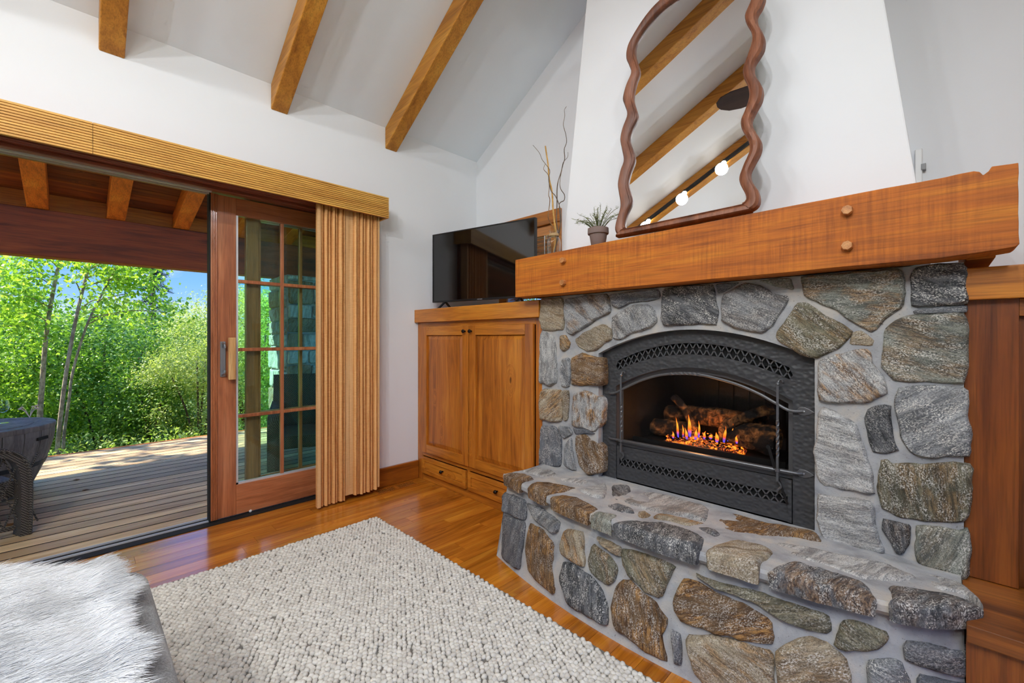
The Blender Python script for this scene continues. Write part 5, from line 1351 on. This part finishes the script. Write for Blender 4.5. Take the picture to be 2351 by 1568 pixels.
colm = thing('stone_column', (2.12, 6.45, DZ), 'fieldstone column holding the patio beam, seen through the glass door', 'column')
st = Stones(); R = random.Random(8)
cw, cx0, cy0 = .33, 2.31, 6.45
for fi, fn in enumerate((lambda a, b, h: (cx0 + a, cy0 - cw - h, b), lambda a, b, h: (cx0 - cw - h, cy0 - a, b), lambda a, b, h: (cx0 + cw + h, cy0 + a, b))):
    z = DZ
    while z < 1.95:
        hgt = min(R.uniform(.16, .34), 1.985 - z)
        if hgt < .06: break
        a = -cw
        while a < cw - .02:
            w = R.uniform(.16, .42); b = min(a + w, cw)
            if cw - b < .1: b = cw
            j = lambda: R.uniform(-.02, .02)
            st.stone([(a + .012 + j() * .4, z + .012), (b - .012, z + .012 + j() * .5), (b - .012 + j() * .4, z + hgt - .012), ((a + b) / 2, z + hgt - .01 + j() * .6), (a + .012, z + hgt - .012)], fn, R.choice(['bright', 'bright', 'pale', 'bright', 'tan']), R.uniform(50, 100), R.choice([0, .2, .6]), .7, H=.035, back=-.02)
            a = b
        z += hgt
st.build('facing_stones', colm)
part('core', MB().box(cx0 - cw - .004, cx0 + cw + .004, cy0 - cw - .004, cy0 + cw, DZ, 1.985), M['mortar'], colm)

# barrel table, wine glass, wicker chairs
bc = (-.575, 5.50, DZ)
ba = thing('barrel_table', bc, 'dark weathered half barrel table on the deck', 'table')
prof = lambda h: .30 + .165 * math.sin(min(1, h / .50) * 1.35)
hs = [i / 14 * .535 for i in range(15)]
nst = 22; mb = MB()
for k in range(nst):
    a0_, a1_ = 2 * math.pi * (k + .02) / nst, 2 * math.pi * (k + .98) / nst; vs, fs = [], []
    for h in hs:
        r = prof(h)
        for a in (a0_, (a0_ + a1_) / 2, a1_): vs.append((bc[0] + r * math.cos(a), bc[1] + r * math.sin(a), bc[2] + h))
        for a in (a1_, a0_): vs.append((bc[0] + (r - .02) * math.cos(a), bc[1] + (r - .02) * math.sin(a), bc[2] + h))
    for i in range(len(hs) - 1):
        for j in range(5): fs.append((i * 5 + j, i * 5 + (j + 1) % 5, (i + 1) * 5 + (j + 1) % 5, (i + 1) * 5 + j))
    fs += [(0, 1, 2, 3, 4), tuple((len(hs) - 1) * 5 + j for j in range(5))]
    mb.add(vs, fs)
part('stave', mb, M['barrel'], ba)
for h in (.045, .255):
    part('hoop', MB().lathe([(prof(h - .018) + .001, -.018), (prof(h - .018) + .005, -.018), (prof(h + .018) + .005, .018), (prof(h + .018) + .001, .018)], (bc[0], bc[1], bc[2] + h), 44), M['hoop'], ba)
part('table_top', MB().lathe([(.40, .535), (.462, .535), (.466, .545), (.466, .572), (.460, .578), (.36, .578), (.352, .572), (.335, .572), (.330, .578), (.01, .578)], bc, 48), M['barrel'], ba, smooth='auto')
ha = math.atan2(-.35, .30)
hc = Vector((bc[0] + .455 * math.cos(-.55), bc[1] + .455 * math.sin(-.55), DZ + .47)); dn = Vector((math.cos(-.55), math.sin(-.55), 0)); sd = Vector((-dn.y, dn.x, 0))
part('hand_slot', MB().obox(hc, dn * .012, sd * .05, (0, 0, .012)), M['black'], ba)
gp = (-.395, 5.62, DZ + .5785)
gp = (-.42, 5.60, DZ + .5785)
wg = thing('wine_glass', gp, 'empty stemmed wine glass standing on the barrel table', 'glass')
part('bowl', MB().lathe([(.004, .088), (.020, .094), (.034, .110), (.040, .135), (.038, .165), (.033, .195), (.0320, .195), (.037, .165), (.0390, .135), (.033, .111), (.019, .096), (.003, .091)], gp, 28), M['wglass'], wg, smooth='auto')
part('stem', MB().lathe([(.034, 0), (.034, .002), (.006, .006), (.0035, .014), (.003, .05), (.0038, .08), (.006, .09)], gp, 20), M['wglass'], wg, smooth='auto')
dl = thing('dry_flower', (-.28, 5.82, DZ + .5785), 'pale dry flower sprig on the barrel table rim', 'flower')
mb = MB()
for i in range(7):
    a = R.uniform(0, 6.28); b = Vector((-.28, 5.82, DZ + .579)); e = b + Vector((.06 * math.cos(a), .05 * math.sin(a), R.uniform(.05, .11)))
    mb.tube(catmull([b, (b + e) / 2 + Vector((0, 0, .02)), e], 4), .0022, 5); mb.ball(e, .009, 6, (1.4, 1.2, .6))
part('stem', mb, plain('pale_petal', (222, 200, 190), .8), dl)

def wicker_chair(loc, rot, label):
    """arm frames are wide woven bands; chair faces local +x"""
    c = thing('wicker_chair', loc, label, 'chair', 'wicker patio chairs'); c.rotation_euler = (0, 0, rot)
    def band(pts, y0, y1, th):
        P = catmull([(x, 0, z) for x, z in pts], 6); vs, fs = [], []
        for i, p in enumerate(P):
            t = (P[min(i + 1, len(P) - 1)] - P[max(i - 1, 0)]).normalized(); nn = Vector((-t.z, 0, t.x)) * th / 2
            for s_, y in ((1, y0), (1, y1), (-1, y1), (-1, y0)): vs.append((p.x + s_ * nn.x, y, p.z + s_ * nn.z))
        m = len(P)
        for i in range(m - 1):
            for j in range(4): fs.append((i * 4 + j, i * 4 + (j + 1) % 4, (i + 1) * 4 + (j + 1) % 4, (i + 1) * 4 + j))
        fs += [(0, 1, 2, 3), tuple((m - 1) * 4 + j for j in range(4))]
        return MB().add(vs, fs)
    def lp(name, mb, m=M['wick'], **k):
        o = link_mesh(name, mb.v, mb.f, m, None, **k); o.parent = c; return o
    for s_ in (-1, 1):
        y0, y1 = (.26, .36) if s_ > 0 else (-.36, -.26)
        o = lp('arm_frame', band([(.33, 0), (.335, .25), (.325, .44), (.27, .535), (.16, .565), (-.05, .575), (-.28, .60)], y0, y1, .045), smooth='auto')
        rim = MB()
        for yy in (y0, y1):
            rim.tube(catmull([(.352, yy, 0), (.357, yy, .25), (.347, yy, .45), (.285, yy, .553), (.165, yy, .588), (-.05, yy, .597), (-.28, yy, .622)], 6), .010, 6)
        o2 = link_mesh('braid', rim.v, rim.f, M['wick'], None, smooth=True); o2.parent = o
        lat = MB()
        for k in range(8):
            x = -.30 + k * .078
            lat.bar((x, (y0 + y1) / 2, .06), (x + .16, (y0 + y1) / 2, .52), .008, .008).bar((x + .16, (y0 + y1) / 2, .06), (x, (y0 + y1) / 2, .52), .008, .008)
        lat.bar((-.3, (y0 + y1) / 2, .06), (.3, (y0 + y1) / 2, .06), .02, .02)
        lp('side_lattice', lat)
        lp('back_leg', MB().box(-.36, -.27, y0, y1, 0, .60))
    lp('seat', MB().box(-.30, .33, -.26, .26, .24, .36), bevel=.02)
    lp('backrest', band([(-.29, .30), (-.33, .55), (-.40, .80), (-.44, .88)], -.36, .36, .07), smooth='auto')
    return c
wicker_chair((-.665, 4.475, DZ), math.radians(22), 'dark wicker patio armchair beside the barrel table, cut off at the left')
wicker_chair((1.72, 4.62, DZ), math.radians(250), 'dark wicker patio armchair seen through the glass door')

for px_, py_, s_, lb in ((175, 1103, .032, 'dry brown leaf lying on the deck near the barrel'), (197, 1126, .028, 'dry brown leaf on the deck closer to the doorway'), (26, 1207, .045, 'curled yellow brown leaf beside the wicker chair leg')):
    p = on_z(px_, py_, DZ); mb = MB(); a = R.uniform(0, 6); pts = [(-1, 0, .1), (-.3, .5, .35), (.5, .4, .3), (1, 0, .05), (.5, -.45, .35), (-.3, -.5, .3)]
    vs = [(p.x + s_ * (q_[0] * math.cos(a) - q_[1] * math.sin(a)), p.y + s_ * (q_[0] * math.sin(a) + q_[1] * math.cos(a)), DZ + .001 + s_ * q_[2] * .8) for q_ in pts] + [(p.x, p.y, DZ + .002)]
    mb.add(vs, [(i, (i + 1) % 6, 6) for i in range(6)])
    solo('dry_leaf', mb, M['dry'], lb, 'leaf', 'dry leaves on the deck', loc=(p.x, p.y, DZ))

# ------------------------------------------------------------------ garden
def gz(x, y): return -.62 - .075 * min(max(y - 7, 0), 9) + .10 * max(0, y - 17) + .12 * mnoise.noise(Vector((x * .5, y * .5, 0)))
mb = MB(); nx, ny = 70, 60
for j in range(ny + 1):
    for i in range(nx + 1):
        x, y = -30 + 70 * i / nx, 6.2 + 60 * (j / ny) ** 1.6; mb.v.append((x, y, gz(x, y)))
for j in range(ny):
    for i in range(nx): a = j * (nx + 1) + i; mb.f.append((a, a + 1, a + nx + 2, a + nx + 1))
struct('ground', mb, M['ground'], smooth=True)
struct('ground_rear', MB().box(-40, 40, -60, YB - .25, -.5, -.4), M['ground'])

def leaves(name, P, size, m, parent=None, up=.5, asp=.5, kind=None, droop=0, normal=None, bias=1.0):
    n = len(P); N = RNG.normal(0, 1, (n, 3)); N[:, 2] += up * 2
    if normal is not None: N += normal * bias
    N /= np.linalg.norm(N, axis=1)[:, None]
    D = RNG.normal(0, 1, (n, 3)); D[:, 2] -= droop; D -= N * (D * N).sum(1)[:, None]; D /= np.linalg.norm(D, axis=1)[:, None]
    E = np.cross(N, D); s_ = (size * RNG.uniform(.65, 1.25, n))[:, None]
    base = np.array(world_loc(parent)) if parent is not None else np.zeros(3)
    Vv = np.stack([P - D * s_, P + E * s_ * asp - D * s_ * .2, P + D * s_ + N * s_ * -.15, P - E * s_ * asp - D * s_ * .2], 1).reshape(-1, 3) - base
    me = bpy.data.meshes.new(name); me.vertices.add(4 * n); me.vertices.foreach_set('co', Vv.astype(np.float32).ravel())
    me.loops.add(4 * n); me.loops.foreach_set('vertex_index', np.arange(4 * n, dtype=np.int32))
    me.polygons.add(n); me.polygons.foreach_set('loop_start', (np.arange(n) * 4).astype(np.int32)); me.update(calc_edges=True)
    set_attr(me, 'lv', np.repeat(np.clip(RNG.normal(.5, .22, n), 0, 1), 4)); me.materials.append(m)
    o = bpy.data.objects.new(name, me); COL.objects.link(o)
    if parent is not None: o.parent = parent
    if kind: o['kind'] = kind
    return o

def clumped(c, rad, n, k, cl, shell=.75):
    d = RNG.normal(0, 1, (k, 3)); d /= np.linalg.norm(d, axis=1)[:, None]; r = shell + (1 - shell) * RNG.random(k) ** .5
    low = RNG.random(k) < .25; r[low] *= RNG.random(low.sum())
    C = d * r[:, None] * np.array(rad)[None]; i = RNG.integers(0, k, n); g = RNG.normal(0, 1, (n, 3)); w = (.6 + .8 * RNG.random(k))[i][:, None]
    P = C[i] + g * np.array(cl)[None] * w
    nrm = P / np.array(rad)[None] ** 1; nrm /= np.linalg.norm(nrm, axis=1)[:, None] + 1e-6
    return P + np.array(c)[None], nrm

def bush(name, label, cat, x, y, w, h, n, m, size, k=70, cl=.16, group=None, asp=.45, d=None, zb=None, stems=5):
    z = gz(x, y) if zb is None else zb
    t = thing(name, (x, y, z), label, cat, group)
    P, nr = clumped((x, y, z + h * .54), (w / 2, (d or w) / 2, h * .50), n, k, (cl, cl, cl * .9))
    # a few shoots stick out of the crown
    ns = 26; sh = []
    for i in range(ns):
        a = RNG.uniform(0, 6.28); r = RNG.random() ** .5 * .44 * w; b = np.array([x + r * math.cos(a), y + r * math.sin(a) * (d or w) / w, z + h * (.88 - .5 * (r / w) ** 2)])
        L = RNG.uniform(.12, .34) * h * .5; tt = RNG.random(40)[:, None]; sh.append(b + tt * np.array([RNG.normal(0, .14), RNG.normal(0, .14), L]) + RNG.normal(0, .028, (40, 3)))
    P2 = np.concatenate(sh); P2 = P2[P2[:, 2] > z]; P = np.concatenate([P, P2]); nr = np.concatenate([nr, np.tile([0, 0, 1.], (len(P2), 1))])
    ok = P[:, 2] > z + .02; P, nr = P[ok], nr[ok]
    leaves('foliage', P, size, m, t, up=.3, asp=asp, normal=nr, bias=.9)
    mb = MB()
    for i in range(stems):
        a = random.uniform(0, 6.28); r = random.uniform(.1, .38) * w
        mb.tube(catmull([(x + .05 * math.cos(a), y + .05 * math.sin(a), z - .05), (x + .4 * r * math.cos(a), y + .4 * r * math.sin(a), z + h * .35), (x + r * math.cos(a), y + r * math.sin(a), z + h * .8)], 4), [.03 * max(.4, w / 3)] * 5 + [.016] * 3 + [.008], 6)
    part('stem', mb, M['bark'], t, smooth=True)
    return t

def aspen(label, pts, Y, r, top_leaves):
    P = [tuple(on_y(px_, py_, Y)) for px_, py_ in pts]
    gx, gy = P[0][0], Y; z0 = gz(gx, gy)
    if P[0][2] > z0: P = [(P[0][0] - (P[1][0] - P[0][0]) * .4, Y, z0 - .05)] + P
    t = thing('aspen_tree', (P[0][0], Y, z0), label, 'tree', 'slender trees by the deck')
    e, e2 = Vector(P[-1]), Vector(P[-2]); d = (e - e2).normalized()
    P += [tuple(e + d * .9), tuple(e + d * 2.0 + Vector((.1, .1, .1)))]
    C = catmull(P, 6); part('trunk', MB().tube(C, [r * (1 - .6 * i / len(C)) for i in range(len(C))], 8), M['aspenb'], t, smooth=True)
    mb = MB(); pts_, nn = [], []
    for (bx, by, n_, sp) in top_leaves:
        b = on_y(bx, by, Y); k = min(range(len(C)), key=lambda i: abs(C[i].z - (b.z - .15)))
        c = C[k]; off = Vector((0, random.uniform(-.45, .45), 0)); e = b + off
        br = catmull([c, (c + e) / 2 + Vector((0, 0, .07)), e], 5); mb.tube(br, [.010 - .007 * i / len(br) for i in range(len(br))], 5)
        q_ = RNG.normal(0, 1, (n_, 3)) * np.array([sp, sp, sp * .8]) + np.array(e); pts_.append(q_)
    part('branch', mb, M['aspenb'], t)
    leaves('foliage', np.concatenate(pts_), .036, M['leafA'], t, up=.1, asp=.62, droop=.8)
aspen('slender grey aspen trunk rising behind the barrel table, leaning slightly right', [(92, 955), (97, 880), (104, 790), (118, 690), (137, 597)], 9.4, .036,
      [(20, 610, 260, .16), (60, 640, 300, .17), (15, 680, 300, .18), (80, 590, 200, .14), (40, 720, 260, .18), (10, 750, 260, .18), (150, 600, 70, .12), (70, 690, 200, .15), (110, 760, 100, .16)])
aspen('taller of the two slender trunks standing together right of the barrel', [(132, 1030), (142, 930), (156, 830), (178, 715), (207, 600)], 8.9, .030,
      [(230, 605, 260, .15), (190, 590, 160, .12), (270, 630, 300, .17), (165, 650, 40, .10), (300, 600, 260, .17), (245, 690, 240, .16), (180, 620, 40, .1), (330, 640, 260, .16)])
aspen('thinner forked trunk just right of the twin aspen', [(147, 1000), (158, 920), (168, 850), (200, 745), (242, 660)], 9.15, .022,
      [(285, 620, 300, .17), (320, 600, 300, .17), (350, 680, 160, .17), (260, 650, 90, .14), (375, 720, 120, .17), (220, 720, 60, .13), (300, 720, 200, .17)])

bush('garden_tree', 'tall loose tree outside the left picture edge whose shade dapples the deck', 'tree', -3.3, 9.3, 2.4, 5.9, 2600, M['leafA'], .05, 40, .22, 'trees far behind the deck', .55)
bush('willow_bush', 'large pale green willow bush nearest the sliding door, lit by the sun', 'bush', 2.6, 10.4, 2.9, 3.0, 30000, M['leafB'], .027, 130, .15, 'bushes beyond the deck', .34)
bush('willow_bush', 'pale green bush in front of the willow at the deck edge', 'bush', 1.55, 9.3, 1.5, 1.9, 12500, M['leafB'], .025, 80, .12, 'bushes beyond the deck', .36)
bush('leafy_shrub', 'dark green shrub behind the twin trunks', 'bush', .35, 11.2, 2.4, 2.35, 17000, M['leafC'], .032, 90, .16, 'bushes beyond the deck', .55)
bush('leafy_shrub', 'bright green shrub at the left picture edge behind the barrel', 'bush', -1.25, 10.6, 2.3, 2.7, 16000, M['leafA'], .033, 90, .16, 'bushes beyond the deck', .55)
bush('leafy_shrub', 'mid green shrub behind the first aspen trunk', 'bush', -.45, 12.8, 2.6, 2.5, 15000, M['leafA'], .038, 80, .2, 'bushes beyond the deck', .55)
bush('leafy_shrub', 'low green shrub between the aspens and the willow', 'bush', .95, 9.9, 1.25, 1.25, 8000, M['leafC'], .027, 60, .12, 'bushes beyond the deck', .55)
bush('leafy_shrub', 'green shrub seen through the glass left of the stone column', 'bush', 3.3, 9.2, 2.2, 2.9, 14000, M['leafD'], .034, 80, .16, 'bushes beyond the deck', .5)
bush('leafy_shrub', 'green shrub seen through the glass right of the stone column', 'bush', 4.8, 9.0, 2.4, 3.2, 8000, M['leafA'], .045, 60, .18, 'bushes beyond the deck', .55)
bush('leafy_shrub', 'tall green shrub outside the left picture edge', 'bush', -3.0, 11.5, 2.6, 3.2, 6000, M['leafA'], .05, 60, .2, 'bushes beyond the deck', .55)
for i, (x, y, w_, h_, m_, lb) in enumerate(((-2.6, 17, 4.5, 4.6, 'leafA', 'broad green tree far behind the barrel'), (1.2, 16.5, 4.2, 3.3, 'leafC', 'dark rounded tree in front of the fir'), (5.2, 16.5, 4.6, 3.9, 'leafB', 'pale tree far behind the willow bush'), (8.0, 14.5, 5, 5.5, 'leafA', 'green tree far right, seen through the glass'), (-5.5, 15, 4.5, 5.2, 'leafC', 'dark tree beyond the left picture edge'), (11.5, 13, 5, 6, 'leafC', 'dark tree beyond the curtain'))):
    bush('garden_tree', lb, 'tree', x, y, w_, h_, 17000, M[m_], .058, 120, .25, 'trees far behind the deck', .5, stems=4)

def fir(x, y, h, label):
    z = gz(x, y); t = thing('fir_tree', (x, y, z), label, 'tree')
    part('trunk', MB().tube([(x, y, z - .1), (x, y, z + h * .5), (x, y, z + h)], [.12, .07, .01], 8), M['bark'], t)
    mb = MB(); pts_ = []
    for i in range(150):
        f = random.random() ** .8; zz = z + h * (.15 + .84 * f); R_ = .17 * h * (1.02 - f) + .06; a = random.uniform(0, 6.28)
        e = Vector((x + R_ * math.cos(a), y + R_ * math.sin(a), zz - R_ * .22)); b = Vector((x, y, zz))
        mb.tube([b, e], [.018, .005], 4)
        tt = RNG.random(70)[:, None]; q_ = np.array(b) + tt * (np.array(e) - np.array(b)); pts_.append(q_ + RNG.normal(0, .045, q_.shape) * np.array([1, 1, .7]))
    part('branch', mb, M['bark'], t); leaves('foliage', np.concatenate(pts_), .06, M['needle'], t, up=.6, asp=.14)
fir(2.05, 20.5, 6.4, 'tall dark fir tree rising behind the shrubs')
# loose low growth along the deck
n = 24000
P = np.stack([RNG.uniform(-4, 6.5, n), 7.0 + 4.2 * RNG.random(n) ** 1.3, np.zeros(n)], -1)
P[:, 2] = np.array([gz(a, b) for a, b in P[:, :2]]) + .38 * RNG.random(n) ** 1.6 + .18 * np.clip(np.sin(P[:, 0] * 5) * np.sin(P[:, 1] * 4), 0, 1)
tag(leaves('undergrowth', P, .033, M['leafD'], None, up=.5, asp=.4), 'low sunny weeds growing along the deck edge', 'undergrowth', kind='stuff')

# ------------------------------------------------------------------ light, sky, camera
w = bpy.data.worlds.new('day_sky'); SC.world = w; w.use_nodes = True; nt = w.node_tree; nt.nodes.clear()
g = G.__new__(G); g.nt = nt; g.out = nt.nodes.new('ShaderNodeOutputWorld'); g.m = None
tc = g.n('TexCoord').outputs['Generated']
z = g.n('SeparateXYZ', {0: tc}).outputs[2]
sky = g.ramp(z, [(0, lin((176, 208, 244))), (.10, lin((128, 182, 246))), (.22, lin((84, 148, 240))), (1, lin((74, 128, 224)))])
cl = g.noise(g.n('Mapping', {'Vector': tc, 'Scale': (2.2, 2.2, 7)}).outputs[0], 2.3, 6, .6, .4)
sky = g.mix(g.math('MULTIPLY', g.smooth(cl, .52, .72), .65), sky, lin((244, 246, 250)))
bg = g.n('Background', {0: sky, 1: g.math('ADD', 1.0, g.math('MULTIPLY', g.smooth(z, .18, .6), 1.8))})
nt.links.new(bg.outputs[0], g.out.inputs[0])

sd = bpy.data.lights.new('sun', 'SUN'); sd.energy = 9.8; sd.angle = math.radians(.6); sd.color = (1, .95, .86)
so = bpy.data.objects.new('sun', sd); COL.objects.link(so); so.location = (-20, 8, 24)
dirv = Vector((-.60, .40, .72)); so.rotation_euler = dirv.to_track_quat('Z', 'Y').to_euler()
for p, aim, en in LAMPS:  # spots of the mirrored track and of the added fill tracks
    ld = bpy.data.lights.new('track_lamp', 'SPOT'); ld.energy = en; ld.color = (.95, .985, 1.0); ld.shadow_soft_size = .06; ld.spot_size = math.radians(150); ld.spot_blend = 1.0
    lo = bpy.data.objects.new('track_lamp', ld); COL.objects.link(lo); lo.location = p
    lo.rotation_euler = (Vector(p) - Vector(aim)).to_track_quat('Z', 'Y').to_euler()
ld = bpy.data.lights.new('fire_glow', 'POINT'); ld.energy = 2.2; ld.color = (1, .42, .14); ld.shadow_soft_size = .05
lo = bpy.data.objects.new('fire_glow', ld); COL.objects.link(lo); lo.location = (2.10, .82, .70)

cd = bpy.data.cameras.new('camera'); cam = bpy.data.objects.new('camera', cd); COL.objects.link(cam)
cd.sensor_width = 36; cd.lens = 36 * F / 2351; cd.clip_start = .02; cd.clip_end = 200
cd.shift_y = -(784 - HY) / 2351
cam.location = (0, 0, CH); cam.rotation_euler = (math.pi / 2, 0, AZ - math.pi / 2)
SC.camera = cam
SC.view_settings.view_transform = 'Standard'; SC.view_settings.look = 'None'; SC.view_settings.gamma = 1; SC.view_settings.use_curve_mapping = False
SC.view_settings.exposure = .40
SC.cycles.use_denoising = True
SC.cycles.max_bounces = 7; SC.cycles.diffuse_bounces = 4; SC.cycles.glossy_bounces = 3; SC.cycles.transmission_bounces = 4; SC.cycles.transparent_max_bounces = 10
SC.cycles.caustics_reflective = False; SC.cycles.caustics_refractive = False
SC.cycles.use_adaptive_sampling = True; SC.cycles.adaptive_threshold = .1; SC.cycles.adaptive_min_samples = 12
